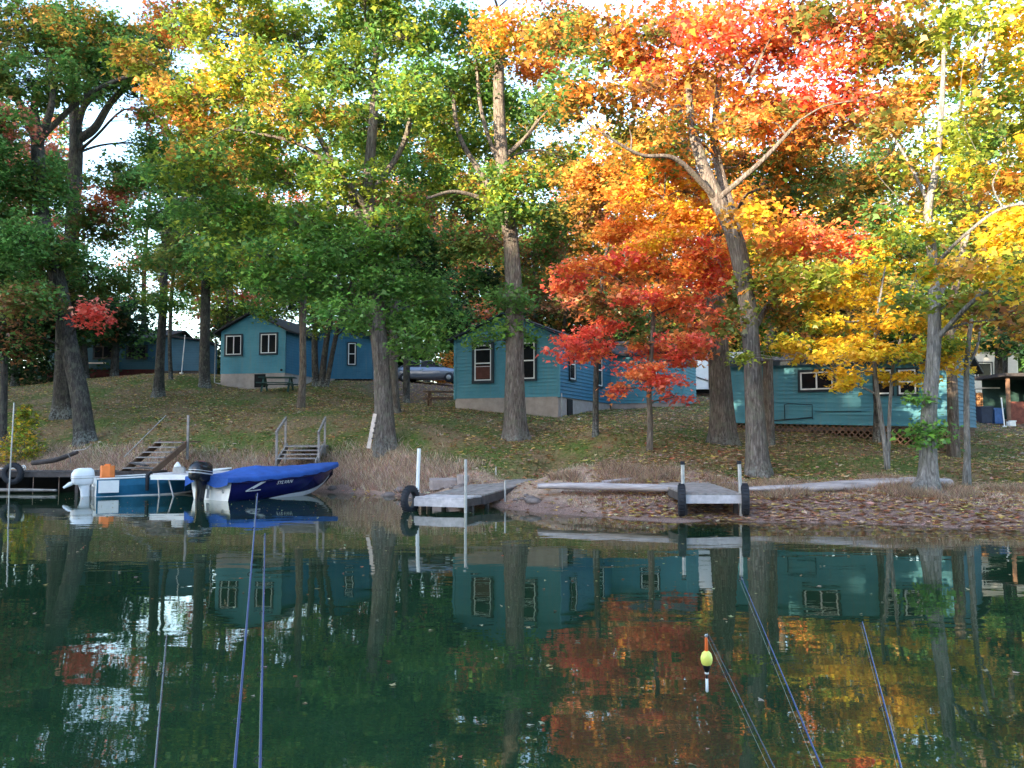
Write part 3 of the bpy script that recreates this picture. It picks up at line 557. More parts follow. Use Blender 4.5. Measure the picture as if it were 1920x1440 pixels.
# --- wood behind the cabins, with unseen trees added past both sides to dim walls
bgt = [(-140,62,300,'GLB'),(-20,55,330,'GPG'),(60,60,420,'PGD'),(190,66,300,'DGP'),(230,58,560,'DD'),(130,60,575,'DDB'),(270,70,330,'PrG'),(350,64,520,'DGL'),(430,68,260,'PrP'),(500,74,300,'rPG'),(560,66,380,'GL'),(640,75,300,'PPG'),(700,62,480,'DGB'),
 (780,70,330,'PPo'),(800,58,500,'DD'),(850,60,420,'PrG'),(880,78,330,'PGo'),(930,66,480,'DBo'),(1010,72,380,'oOG'),(1050,58,540,'DBD'),(1080,80,300,'oOP'),(1130,64,440,'oBG'),(1160,56,560,'DB'),(1200,76,290,'OoO'),(1260,66,470,'BGD'),(1320,60,520,'DLB'),(1370,74,330,'YoL'),(1420,62,470,'GLD'),
 (1500,70,420,'YGo'),(1560,60,540,'BDo'),(1600,78,330,'GLG'),(1660,64,440,'DGL'),(1720,58,520,'DDG'),(1790,72,350,'LGG'),(1850,62,470,'DGo'),(1910,56,560,'DG'),(1940,70,330,'GLy'),(2020,60,380,'yLG'),(2110,64,300,'GLo'),(-230,58,360,'GD'),(30,50,545,'DD'),(110,51,548,'DD'),(215,51.5,552,'DDG'),(160,50.5,560,'DDB'),(-330,48,300,'GD'),(-420,40,200,'GDL'),(-560,44,150,'GL'),(-500,34,100,'GD'),(2060,44,420,'DGo'),(2130,36,380,'GDL'),(2180,46,250,'GDy'),(2240,36,200,'GoL'),(2330,28,100,'GLy'),(2420,40,150,'GD'),(2520,30,60,'GLo'),(2700,26,0,'GL'),(2300,55,250,'GD'),(320,84,420,'GL'),(960,86,420,'PoG'),(430,57,150,'GLy'),(620,59,120,'GLy'),(760,60,170,'LGo'),(1000,61,200,'GLo'),(1170,58,230,'oLO'),(1450,60,170,'rOL'),(1600,58,240,'LGo'),(1740,61,150,'yGL'),(1890,60,210,'yLo'),(60,60,200,'GPG'),(-60,58,150,'GLo'),(1320,62,150,'oOL'),(880,64,120,'GLy'),
 (100,72,500,'DGD'),(170,74,540,'DD'),(400,78,520,'DGL'),(470,62,560,'DDL'),(540,72,480,'DG'),(610,80,520,'DD'),(680,70,540,'DDB'),(730,60,560,'DDG'),(840,66,520,'DDB'),(900,60,560,'DD'),(980,62,530,'DDB'),(1100,70,520,'BD'),
 (1240,60,560,'DDB'),(1290,74,480,'DBG'),(1350,62,560,'DD'),(1400,70,520,'DDL'),(1480,62,560,'DDG'),(1530,72,500,'BDL'),(1620,64,560,'DDG'),(1680,74,500,'LD'),(1760,62,560,'DD'),(1830,74,420,'oLG'),(1900,68,470,'GDo'),(1960,60,540,'DDG'),(0,70,470,'DGB'),(-100,66,480,'DDG')]
ADJ = {'D':'dark green','G':'green','P':'faded pink','L':'olive','B':'rusty brown','r':'red','o':'tawny','O':'orange','Y':'yellow','y':'pale green'}
WHERE = [(-999,'at the left edge'),(90,'above the long dark cabin'),(300,'left of the small cabin'),(400,'above the small cabin'),(580,'above the narrow blue block'),(720,'above the parked car'),(860,'above the middle cabin'),(1060,'above the middle cabin wing'),(1290,'above the white trailer'),(1380,'above the right cabin roof'),(1640,'above the right end cabin window'),(1830,'above the red brown shed')]
def wl(px, D, top, pal):
    wh = [n for x0, n in WHERE if px >= x0][-1]
    return '%s tree %s, %s' % (' and '.join(list(dict.fromkeys(ADJ[q] for q in pal))[:2]), wh, ('tall' if top < 400 else 'low')+(' and far' if D > 65 else ''))
LABS = [wl(*q) for q in bgt]
bgt = [q for q in bgt if not ((170 < q[0] < 430 or 470 < q[0] < 690) and q[3][0] == 'D' and q[1] > 59)]
def lab_of(q):
    l = wl(*q); same = sorted(x[0] for x in bgt if wl(*x) == l)
    if len(same) > 1: l += ', '+['left one', 'right one'][same.index(q[0])] if len(same) == 2 else ', '+['leftmost', 'middle one', 'rightmost', 'last'][same.index(q[0])]
    return l
for i, (px, D, top, pal) in enumerate(bgt):
    lab = lab_of((px, D, top, pal)); thin = (.25 if (180 < px < 390 and pal != 'DDG') else .45) if (180 < px < 430 or 480 < px < 690) else .85
    by = 823-(6.0-1.7)*F/D if px < 900 else 823-(4.9-1.7)*F/D
    low = by-40 if 'D' in pal[:1] else by-95
    if 'DD' in pal: low = by-5
    if D < 52 and 0 < px < 300: low = 642
    wpx = random.uniform(60, 85)*60/D*(1.15 if top < 400 else .95)
    bl = []; h_ = low-top; nb = max(3, int(h_/52))
    for k in range(nb):
        f = (k+.5)/nb; ww = wpx*(.55+.6*math.sin(math.pi*min(1, f*.8+.15)))
        for sgn in ((-1, 1) if ww > 50 else (0,)): bl.append((px+sgn*ww*.5+random.uniform(-14,14), top+f*h_+random.uniform(-12,12), ww*.62, 27, pal))
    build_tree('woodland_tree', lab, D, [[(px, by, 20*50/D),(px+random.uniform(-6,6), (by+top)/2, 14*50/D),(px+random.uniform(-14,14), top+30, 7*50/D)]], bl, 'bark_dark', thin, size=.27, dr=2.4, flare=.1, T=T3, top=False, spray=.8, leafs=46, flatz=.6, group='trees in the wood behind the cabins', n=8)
# --- shrubs
def shrub(name, label, c, rad, pal, N, size, cat='shrub', cone=False):
    r_ = empty(name, c, 0, label, cat); mb = MB(); stems = 9; C = []
    for k in range(stems):
        a = 6.28*k/stems; e = Vector((math.cos(a)*rad[0]*.6, math.sin(a)*rad[1]*.6, rad[2]*random.uniform(.6,1.5)*(.6 if not cone else .5)))
        if k == 0: e = Vector((0,0,rad[2]*1.9))
        mb.tube([(0,0,-.05), e*.5+Vector((0,0,.1)), e], [.02,.014,.006], 5)
    mb.build('stems', M['bark_plain'], r_)
    z = rng.random(N)**(1.3 if cone else 1); th = rng.uniform(0, 6.28, N); rr = np.sqrt(rng.random(N))*((1-z*.85) if cone else np.sqrt(1-(2*z-1)**2*.8))
    C = np.c_[np.cos(th)*rr*rad[0], np.sin(th)*rr*rad[1], z*rad[2]*2]
    C += .12*np.sin(C[:,[1,2,0]]*9)*rad[0]
    pc = np.array([PAL[k] for k in pal])[rng.integers(0, len(pal), N)]
    leaves('foliage', C, size, jit(pc, N), LEAF, r_); return r_
p = at(45,868,32); p.z = H1(p.x, p.y); shrub('shrub', 'bright yellow green young bush by the left dock', p, (.95,.8,1.05), 'YyyL', 1500, .13, cone=True)
p = at(-10,868,31.5); p.z = H1(p.x, p.y); shrub('shrub', 'low yellow bush at the left edge of the view', p, (.8,.6,.55), 'Yyo', 600, .12)
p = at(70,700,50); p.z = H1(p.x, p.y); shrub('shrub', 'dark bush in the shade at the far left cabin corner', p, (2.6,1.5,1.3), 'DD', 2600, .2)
p = at(815,700,56.5); p.z = H1(p.x, p.y); shrub('shrub', 'orange leaved bush behind the parked car hood', p+Vector((.9,0,0)), (1.1,1,1.1), 'OoO', 900, .2)
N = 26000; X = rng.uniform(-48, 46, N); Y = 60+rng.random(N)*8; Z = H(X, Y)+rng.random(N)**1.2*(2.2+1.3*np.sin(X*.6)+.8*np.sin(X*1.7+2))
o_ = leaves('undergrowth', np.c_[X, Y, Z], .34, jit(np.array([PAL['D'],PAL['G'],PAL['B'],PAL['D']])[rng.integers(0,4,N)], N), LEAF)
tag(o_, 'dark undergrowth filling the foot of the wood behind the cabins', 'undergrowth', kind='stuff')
print('leaves approx', NLEAF[0])
# --- unseen wood behind the viewer, its heights shaped to throw the cabins' shade line
N = 62000; X = rng.uniform(-165, 60, N); top = np.interp(X, [-165,-95,-75,-62,-50,-42,-35,-20,60], [42,41,36,26.5,22,19.5,17.5,16,14.5])+2.2*np.sin(X*.55)+1.5*np.sin(X*1.3+1)
Z = 1+(top-1)*rng.random(N)**.8; Yb = -26-rng.random(N)*9
o_ = leaves('far_bank_shade_wood', np.c_[X, Yb, Z], 1.7, jit((.06,.09,.03), N), LEAF, None, T3)
tag(o_, 'unseen wooded bank behind the viewer, shaped to shade the cabins', 'wood', kind='stuff')
# ------------------------------------------------------------------ cabins
def clap(mb, p0, p1, zb, topf, row=.152, t0=0, t1=1, holes=()):
    """lapped boards on the wall p0->p1 (outward is to the right of travel), bottom zb, top profile topf(t)"""
    p0 = Vector((p0[0], p0[1])); p1 = Vector((p1[0], p1[1])); d = p1-p0; L = d.length; d /= L; nrm = Vector((d.y, -d.x))
    zt = max(topf(i/40) for i in range(41)); z = zb
    while z < zt-.005:
        z2 = min(z+row, zt); ts = [i/200 for i in range(201) if topf(i/200) >= z+1e-4]
        if not ts: break
        a, b_ = min(ts), max(ts); ts2 = [i/200 for i in range(201) if topf(i/200) >= z2-1e-4]
        a2, b2 = (min(ts2), max(ts2)) if ts2 else ((a+b_)/2,)*2
        def P(t, zz, off): q = p0+d*(t*L)+nrm*off; return (q.x, q.y, zz)
        mb.add([P(a, z, .036), P(b_, z, .036), P(b2, z2, .004), P(a2, z2, .004), P(a, z, 0), P(b_, z, 0), P(b2, z2, -.1), P(a2, z2, -.1), P(b_, z, -.1), P(a, z, -.1)],
               [[0,1,2,3],[4,5,1,0],[7,6,8,9],[3,2,6,7]])
        z += row
def window(parent, c, w_, h_, nx, outward, style='slider', deep=.0, trim=.09, fm='white'):
    """c: centre on the wall; nx unit along wall (left to right seen from outside)"""
    nx = Vector((*nx, 0)); o = Vector((*outward, 0)); c = Vector(c)+o*.022; ang = math.atan2(nx.y, nx.x)
    def bar(mb, u, z, du, dz, off, th): mb.box(c+nx*u+Vector((0,0,z))+o*off, (du, th, dz), rz=ang)
    t = MB(); T = trim
    bar(t, 0, h_/2+T/2, w_+2*T, T, .04, .06); bar(t, 0, -h_/2-T/2, w_+2*T, T, .045, .075); bar(t, -w_/2-T/2, 0, T, h_, .04, .06); bar(t, w_/2+T/2, 0, T, h_, .04, .06)
    wn = t.build('window', M['trim_dark'], parent)
    f = MB(); s = .05
    bar(f, 0, h_/2-s/2, w_, s, .035, .04); bar(f, 0, -h_/2+s/2, w_, s, .035, .04); bar(f, -w_/2+s/2, 0, s, h_-2*s, .035, .04); bar(f, w_/2-s/2, 0, s, h_-2*s, .035, .04)
    if style == 'slider': bar(f, 0, 0, s, h_-2*s, .033, .036)
    elif style == 'hung': bar(f, 0, -.02, w_-2*s, s, .033, .036); bar(f, 0, -.16, w_-2*s, .018, .031, .03); bar(f, 0, h_/2-.2, w_-2*s, .03, .031, .03)
    elif style == 'hung2': bar(f, 0, 0, w_-2*s, s, .033, .036)
    f.build('frame', M[fm], wn)
    g = MB(); bar(g, 0, 0, w_-.02, h_-.02, .026, .008); g.build('pane', M['glass'], wn); return wn
def gable_roof(parent, x0, x1, y0, y1, ze, rise, ridge='y', over=.28, th=.10, name='roof'):
    mb = MB()
    if ridge == 'y':
        xm = (x0+x1)/2; k = rise/(xm-x0); e0, e1 = x0-over, x1+over; zl = ze-k*over
        mb.prism([(e0, zl), (xm, ze+rise), (e1, zl), (e1, zl+th), (xm, ze+rise+th*1.1), (e0, zl+th)], y0-over, y1+over, 'XZ')
    else:
        ym = (y0+y1)/2; k = rise/(ym-y0); e0, e1 = y0-over, y1+over; zl = ze-k*over
        mb.prism([(e0, zl), (ym, ze+rise), (e1, zl), (e1, zl+th), (ym, ze+rise+th*1.1), (e0, zl+th)], x0-over, x1+over, 'YZ')
    return mb.build(name, M['roof'], parent)
def cabin_mid():
    A = at(1048, 743, 34); th = R(23); A.z = 0
    r_ = empty('cabin', (A.x, A.y, 0), -th, 'turquoise gable fronted cabin behind the thick straight maple in the middle', 'cabin')
    W, zb, h, rise, L1, LW = 4.73, 3.42, 2.55, .95, 7.46, 3.55
    g = lambda t: zb+h+rise*(1-abs(2*t-1))
    m1 = MB(); clap(m1, (-W,0), (0,0), zb, g); m1.build('front_wall', M['siding'], r_)
    m2 = MB(); clap(m2, (0,0), (0,L1), zb, lambda t: zb+h); clap(m2, (-W,L1+3), (-W,0), zb, lambda t: zb+h); clap(m2, (0,L1+3.2), (-W,L1+3.2), zb, g); m2.build('side_wall', M['siding_shade'], r_)
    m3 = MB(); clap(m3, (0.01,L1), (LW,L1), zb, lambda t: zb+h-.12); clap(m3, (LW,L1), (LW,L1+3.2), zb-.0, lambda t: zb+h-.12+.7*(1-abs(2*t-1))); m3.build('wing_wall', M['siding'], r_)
    for (x, y) in ((-W, 0), (0, 0), (LW, L1)): cn = MB(); cn.box((x, y, zb+h/2-.03), (.1,.1,h)); cn.build('corner_trim', M['siding'], r_)
    fd = MB(); fd.box((-W/2, .06, zb-.6), (W-.04, .16, 1.2)); fd.box((-.10, L1/2+.07, zb-.75), (.16, L1-.2, 1.5)); fd.box((LW/2, L1+.08, zb-.5), (LW-.05, .16, 1.0)); fd.box((LW-.12, L1+1.7, zb-.5), (.16, 3, 1.0)); fd.box((-W+.1, L1/2, zb-.6), (.16, L1, 1.2)); fd.build('foundation', M['concrete'], r_)
    v_ = MB(); v_.box((0, 1.35, zb-.42), (.06, .62, .74)); v_.build('crawl_hatch', M['black'], r_)
    gable_roof(r_, -W, 0, 0, L1+3, zb+h, rise, 'y'); gable_roof(r_, 0.1, LW, L1, L1+3.2, zb+h-.12, .7, 'x', name='wing_roof')
    window(r_, (-3.39, 0, zb+1.50), .78, 1.52, (1,0), (0,-1), 'hung', trim=.12)
    ct = MB(); ct.box((-3.39,-.055,zb+1.10),(.66,.01,.56)); ct.build('curtain', simple('curtain', (.10,.035,.025), .9), r_)
    window(r_, (-1.42, 0, zb+1.52), .78, 1.52, (1,0), (0,-1), 'hung2', trim=.09)
    window(r_, (0, 1.55, zb+1.45), .7, 1.3, (0,1), (1,0), 'hung2', trim=.06)
    window(r_, (0, 5.4, zb+1.5), .9, 1.5, (0,1), (1,0), 'hung2', trim=.09)
    window(r_, (1.9, L1, zb+1.5), .85, .75, (1,0), (0,-1), 'slider', trim=.06)
    p = MB(); p.tube([(.07,.12,zb-.9),(.07,.12,zb+.15)], .025, 6); p.build('downpipe', M['metal'], r_)
    ft = MB(); ft.tube([(-W-.3,-.28,zb+h-.12),(-W/2,-.31,zb+h+rise+.02),(.3,-.28,zb+h-.12)], .035, 4, smooth=False); ft.build('fascia', M['trim_dark'], r_)
    return r_
cabin_mid()
def cabin_left():
    A = at(535, 700, 46.5); zb = 5.38; th = R(12)
    r_ = empty('cabin', (A.x, A.y, 0), -th, 'small blue gable cabin on the knoll at the left with two white framed windows', 'cabin')
    W, h, rise, L = 4.0, 2.42, 1.0, 6
    g = lambda t: zb+h+rise*(1-abs(2*t-1))**.85
    m1 = MB(); clap(m1, (-W,0), (0,0), zb, g); m1.build('front_wall', M['siding'], r_)
    m2 = MB(); clap(m2, (0,0), (0,L), zb, lambda t: zb+h); clap(m2, (-W,L), (-W,0), zb, lambda t: zb+h); clap(m2, (0,L), (-W,L), zb, g); m2.build('side_wall', M['siding_shade'], r_)
    pn = MB(); pn.box((-W-.28, 1.1, zb+h/2-.02), (.5, .12, h)); pn.build('entry_panel', M['siding_shade'], r_)
    fd = MB(); fd.box((-W/2, .06, zb-.65), (W-.04, .16, 1.3)); fd.box((-.1, L/2, zb-.65), (.16, L-.3, 1.3)); fd.box((-W+.1, L/2, zb-.65), (.16, L-.3, 1.3)); fd.build('foundation', M['concrete'], r_)
    v_ = MB(); v_.box((-1.52, -.03, zb-.42), (.66, .06, .74)); v_.build('crawl_hatch', M['black'], r_)
    gable_roof(r_, -W, 0, 0, L, zb+h, rise, 'y', .34)
    window(r_, (-3.18, 0, zb+1.62), .95, 1.08, (1,0), (0,-1)); window(r_, (-1.02, 0, zb+1.66), .95, 1.08, (1,0), (0,-1))
    p = MB(); p.tube([(-W-.30,-.32,zb+h-.1),(-W-.30,-.1,zb+h-.3),(-W-.30,-.1,zb-.5),(-W+.05,-.1,zb-.56)], .035, 6); p.build('downpipe', M['metal'], r_)
    e = MB(); e.tube([(-.02-.2,-.07,zb+.16),(-.02-.2,-.02,zb+.16)], .07, 8); e.build('vent', M['black'], r_)
    # second, set back block
    r2 = empty('cabin', (at(640, 706, 50).x, 50, 0), R(4), 'narrow blue cabin block with one tall window behind the dark trunk clump', 'cabin')
    zb2, W2 = 5.30, 3.6; g2 = lambda t: zb2+2.55+.85*(1-abs(2*t-1))
    m1 = MB(); clap(m1, (-W2/2,0), (W2/2,0), zb2, lambda t: zb2+2.45); m1.build('front_wall', M['siding_shade'], r2)
    gb = MB()
    for i in range(24):
        t = (i+.5)/24; gb.box((-W2/2+W2*t, .0, zb2+2.46+.43*(1-abs(2*t-1))*1.95/2+0.0), (W2/24-.015, .05, max(.04, .86*(1-abs(2*t-1)))))
    gb.build('gable_boards', M['siding_shade'], r2)
    m2 = MB(); clap(m2, (W2/2,0), (W2/2,5), zb2, lambda t: zb2+2.45); clap(m2, (-W2/2,5), (-W2/2,0), zb2, lambda t: zb2+2.45); m2.build('side_wall', M['siding_shade'], r2)
    gable_roof(r2, -W2/2, W2/2, 0, 5, zb2+2.45, .85, 'y', .3)
    window(r2, (.62, 0, zb2+1.5), .44, 1.3, (1,0), (0,-1), 'hung2', trim=.06)
    fd = MB(); fd.box((-W2/4-.2, .08, zb2-.5), (W2/2-.4, .14, 1.0)); fd.build('foundation', M['concrete'], r2)
    for x in (.2, .95, W2/2-.1): p = MB(); p.box((x, .1, zb2-.5), (.1,.1,1.0)); p.build('post', M['wood_dark'], r2)
    fl = MB(); fl.box((0,2.5,zb2-.06), (W2-.1, 4.8, .1)); fl.build('floor', M['wood_dark'], r2)
cabin_left()
def cabin_far():
    zb = 6.35; D = 56; x0 = at(88,690,D).x; x1 = at(302,690,D).x; W = x1-x0
    r_ = empty('cabin', (x0, D, 0), R(-2), 'long shaded blue cabin on a dark red base at the far left', 'cabin')
    m1 = MB(); clap(m1, (0,0), (W,0), zb, lambda t: zb+2.1); m1.build('front_wall', M['siding_deep_shade'], r_)
    m2 = MB(); clap(m2, (W,0), (W,6), zb, lambda t: zb+2.1+.8*(1-abs(2*t-1))); clap(m2, (0,6), (0,0), zb, lambda t: zb+2.1+.8*(1-abs(2*t-1))); m2.build('side_wall', M['siding_deep_shade'], r_)
    b_ = MB(); b_.box((W/2,.1,zb-.5), (W-.1,.16,1.0)); b_.build('base', M['redbrick'], r_)
    gable_roof(r_, 0, W, 0, 6, zb+2.1, .8, 'x', .4)
    window(r_, (W*.80, 0, zb+1.15), 1.3, .8, (1,0), (0,-1), fm='wood_dark'); window(r_, (W*.5, 0, zb+1.15), 1.2, .8, (1,0), (0,-1), fm='wood_dark')
    s = MB(); s.box((W*.46, -.12, zb+.42), (1.2,.16,.07)); s.build('shelf', M['white'], r_)
    D2 = 52; xa = at(306,700,D2).x; xb = at(374,700,D2).x; W = xb-xa; zb = 5.95
    r2 = empty('shed', (xa, D2, 0), 0, 'shaded blue shed between the long dark cabin and the small blue cabin', 'shed')
    m1 = MB(); clap(m1, (0,0), (W,0), zb, lambda t: zb+1.9+.25*(1-t)); clap(m1, (W,0), (W,3), zb, lambda t: zb+1.9); clap(m1, (0,3), (0,0), zb, lambda t: zb+2.15); m1.build('wall', M['siding_deep_shade'], r2)
    rf = MB(); rf.prism([(-.25,zb+2.16),(W+.25,zb+1.86),(W+.25,zb+1.96),(-.25,zb+2.26)], -.3, 3.2); rf.build('roof', M['roof'], r2)
    bs = MB(); bs.box((W/2,.08,zb-.4),(W-.1,.12,.8)); bs.build('base', M['wood_dark'], r2)
    a = at(340,705,49); b_ = at(347,628,49); a.z = H1(a.x, a.y); q = MB(); q.tube([(0,0,-.1),(b_.x-a.x,0,b_.z-a.z)], .025, 6); q.tube([(0,0,0),(.0,0,.12)], .12, 8)
    o_ = q.build('pole', M['white']); o_.location = a; tag(o_, 'thin pale leaning pole by the shaded blue shed', 'pole')
cabin_far()
def cabin_right():
    th = R(35); A = at(1780, 800, 26.5); zb = 2.13
    r_ = empty('cabin', (A.x, A.y, 0), -th, 'long low turquoise cabin at the right on a dark lattice skirt', 'cabin')
    W, h, L, rise = 7.5, 2.12, 7.0, .5; sl = .22
    # old building, sagging: its sill climbs gently to the left
    m1 = MB(); clap(m1, (-W,0), (0,0), 0, lambda t: h, .14)
    m1.v = [(x, y, z+zb-sl*x/W) for x, y, z in m1.v]; m1.build('front_wall', M['siding'], r_)
    m2 = MB(); clap(m2, (0,0), (0,L), zb, lambda t: zb+h+rise*(1-abs(2*t-1)), .14); m2.build('side_wall', M['siding_shade'], r_)
    m3 = MB(); clap(m3, (-W,L), (-W,0), zb+sl, lambda t: zb+h+rise*(1-abs(2*t-1)), .14); m3.build('side_wall', M['siding_shade'], r_)
    rf = MB(); ov = .3; k = rise/(L/2)
    def zs(x): return zb+h-sl*x/W
    rings = []
    for x in (-W-ov, ov):
        z = zs(max(-W, min(0, x))); rings.append([(x,-ov,z-k*ov),(x,L/2,z+rise),(x,L+ov,z-k*ov),(x,L+ov,z-k*ov+.1),(x,L/2,z+rise+.11),(x,-ov,z-k*ov+.1)])
    rf.loft(rings, smooth=False); rf.build('roof', M['roof'], r_)
    fc = MB(); fc.beam((-W-ov,-ov-.02,zs(-W)-.06),(ov,-ov-.02,zs(0)-.06), .03, .14); fc.build('fascia', M['trim_dark'], r_)
    sill = MB(); sill.beam((-W,-.035,zs(-W)-h-.02),(0,-.035,zs(0)-h-.02), .03, .07); sill.build('sill_board', M['siding'], r_)
    fl = MB(); fl.box((-W/2, L/2, zb-.1), (W-.1, L-.1, .12)); fl.build('floor', M['wood_dark'], r_)
    lt = MB(); hh = 1.3
    def lattice(p0, dx, Ln, out):
        s = .20; n = int((Ln+hh)/s)
        for i in range(n+1):
            for sg in (1, -1):
                u0 = i*s-(hh if sg == 1 else 0); z0 = 0 ; a = [u0, -hh]; b_ = [u0+hh, 0]
                if sg == -1: a = [i*s+0.0, -hh]; b_ = [i*s-hh, 0]
                # clip to 0..Ln
                def cl(a, b_):
                    (u1, w1), (u2, w2) = a, b_
                    t0, t1 = 0, 1; du = u2-u1
                    for lim, s_ in ((0, 1), (Ln, -1)):
                        f0 = s_*(u1-lim); f1 = s_*(u2-lim)
                        if f0 < 0 and f1 < 0: return None
                        if f0 < 0: t0 = max(t0, f0/(f0-f1))
                        if f1 < 0: t1 = min(t1, f0/(f0-f1))
                    if t1-t0 < .02: return None
                    return (u1+du*t0, w1+(w2-w1)*t0), (u1+du*t1, w1+(w2-w1)*t1)
                c = cl(a, b_)
                if not c: continue
                o_ = out*(.012 if sg == 1 else .004)
                P = [(p0[0]+dx[0]*q[0]+dx[1]*0+o_*dx[1], p0[1]+dx[1]*q[0]-o_*dx[0], zb+q[1]-.04+(sl*min(1, max(0, -(p0[0]+dx[0]*q[0])/W)) if abs(dx[0]) > .5 else 0)) for q in c]
                lt.beam(P[0], P[1], .045, .006, up=(dx[1], -dx[0], 0))
    lattice((-W, .05), (1, 0), W, 1); lattice((-.04, 0), (0, 1), L, 1)
    lt.build('lattice_skirt', M['wood_brown'], r_)
    def uw(px): # local u on the front wall for a pixel column
        k_ = (px-960)/F; return -(A.x-k_*A.y)/(math.cos(th)+k_*math.sin(th))
    u1, u2 = uw(1500), uw(1567)
    window(r_, ((u1+u2)/2, 0, zs(u1)-.26-.42), u2-u1-.1, .62, (1,0), (0,-1), 'slider', trim=.08)
    u1, u2 = uw(1640), uw(1722); um = (u1+u2)/2
    window(r_, ((u1+um)/2-.03, 0, zs(u1)-.74), (um-u1)-.14, .80, (1,0), (0,-1), 'hung2', trim=.06); window(r_, ((um+u2)/2+.04, 0, zs(u1)-.76), (u2-um)-.14, .80, (1,0), (0,-1), 'hung2', trim=.06)
    u1, u2 = uw(1472), uw(1524); z = zs(u1)-h
    hf = MB(); hf.tube([(u1,-.06,z+.12),(u1,-.06,z+.62),(u1+.1,-.06,z+.66),(u2,-.06,z+.60),(u2,-.06,z+.1)], .014, 5); hf.tube([(u1-.5,-.06,z+.06),(u2,-.06,z+.16)], .02, 5); hf.tube([(u2+.1,-.06,z+.35),(u2+1.6,-.06,z+.33)], .01, 5); hf.build('pipe', M['trim_dark'], r_)
cabin_right()
# ------------------------------------------------------------------ trailers, shed, wood stack, bins at the back
def trailer(x, y, L, Wd, hgt, zb, rz, label, door=True, win=False):
    r_ = empty('trailer', (x, y, zb), rz, label, 'trailer'); mb = MB(); mb.box((0, Wd/2, hgt/2+.5), (L, Wd, hgt), bev=.12); mb.build('body', M['white'], r_)
    rf = MB(); rf.box((0, Wd/2, hgt+.53), (L+.08, Wd+.08, .06), bev=.12); rf.build('roof_edge', M['metal'], r_)
    if door:
        d = MB(); d.box((.35, -.012, hgt/2+.42), (.66, .03, hgt-.35)); d.build('door', M['white'], r_)
        t = MB(); t.box((.0, -.03, hgt/2+.42), (.05,.03,hgt-.3)); t.box((.70, -.03, hgt/2+.42), (.05,.03,hgt-.3)); t.beam((-.9,-.03,1.25),(-.05,-.03,.95), .04,.04); t.build('door_trim', M['black'], r_)
    if win: window(r_, (win, 0, hgt*.62+.5), .75, .75, (1,0), (0,-1), 'plain', trim=.05)
    for s in (-.3, .3):
        wl = MB(); wl.lathe([(0,-.1),(.3,-.1),(.33,-.06),(.33,.06),(.3,.1),(0,.1)], (s*L/1.2, .15, .33), 'Y', 16); wl.build('wheel', M['rubber'], r_)
    c = MB(); c.box((0, Wd/2, .42), (L*.9, Wd*.8, .14)); c.build('chassis', M['black'], r_)
p = at(1330,738,45); trailer(p.x, p.y, 4.2, 2.1, 1.9, H1(p.x, p.y)-.1, R(-14), 'white trailer with a door seen between the middle and right cabins')
p = at(1868,785,43); trailer(p.x, p.y, 2.6, 2.2, 2.3, H1(p.x, p.y)+.0, 0, 'pale grey camper with one window behind the firewood stack', False, -.55)
def shed():
    p = at(1922,797,36); z = H1(p.x, p.y); r_ = empty('shed', (p.x, p.y, z), 0, 'red brown open shed with a flat dark roof at the right edge', 'shed')
    f = MB(); f.box((.3,.05,.5), (1.9,.06,.95)); f.build('front_panel', simple('red_panel', (.16,.05,.035), .8, .4, 4), r_)
    b_ = MB(); b_.box((.3,2.0,1.05), (1.9,.06,2.0)); b_.box((1.25,1,1.0),(.06,2,2.0)); b_.build('back_wall', simple('green_dark', (.012,.04,.035), .8), r_)
    for x in (-.68, 1.2):
        q = MB(); q.box((x,0,1.0),(.12,.12,2.05)); q.build('post', M['wood_brown'], r_)
    rf = MB(); rf.box((.25,1,2.12),(2.5,2.7,.14)); rf.build('roof', M['roof'], r_)
    p2 = at(1896,797,35.6); q = MB(); q.box((0,0,.12),(.32,.24,.2),bev=.04); q.box((.05,-.02,.24),(.24,.18,.05)); o_ = q.build('bucket', M['white']); o_.location = (p2.x, p2.y, H1(p2.x, p2.y)); tag(o_, 'small white tub on the ground in front of the red brown shed', 'tub')
    p3 = at(1883,780,35.5); q = MB(); q.tube([(0,0,0),(-.04,.1,1.25)], .03, 6); q.tube([(0,0,0),(0,0,.06)], .08, 8); o_ = q.build('pole', M['white']); o_.location = (p3.x, p3.y, H1(p3.x, p3.y)); tag(o_, 'thin white pole beside the blue bin and the red brown shed', 'pole')
shed()
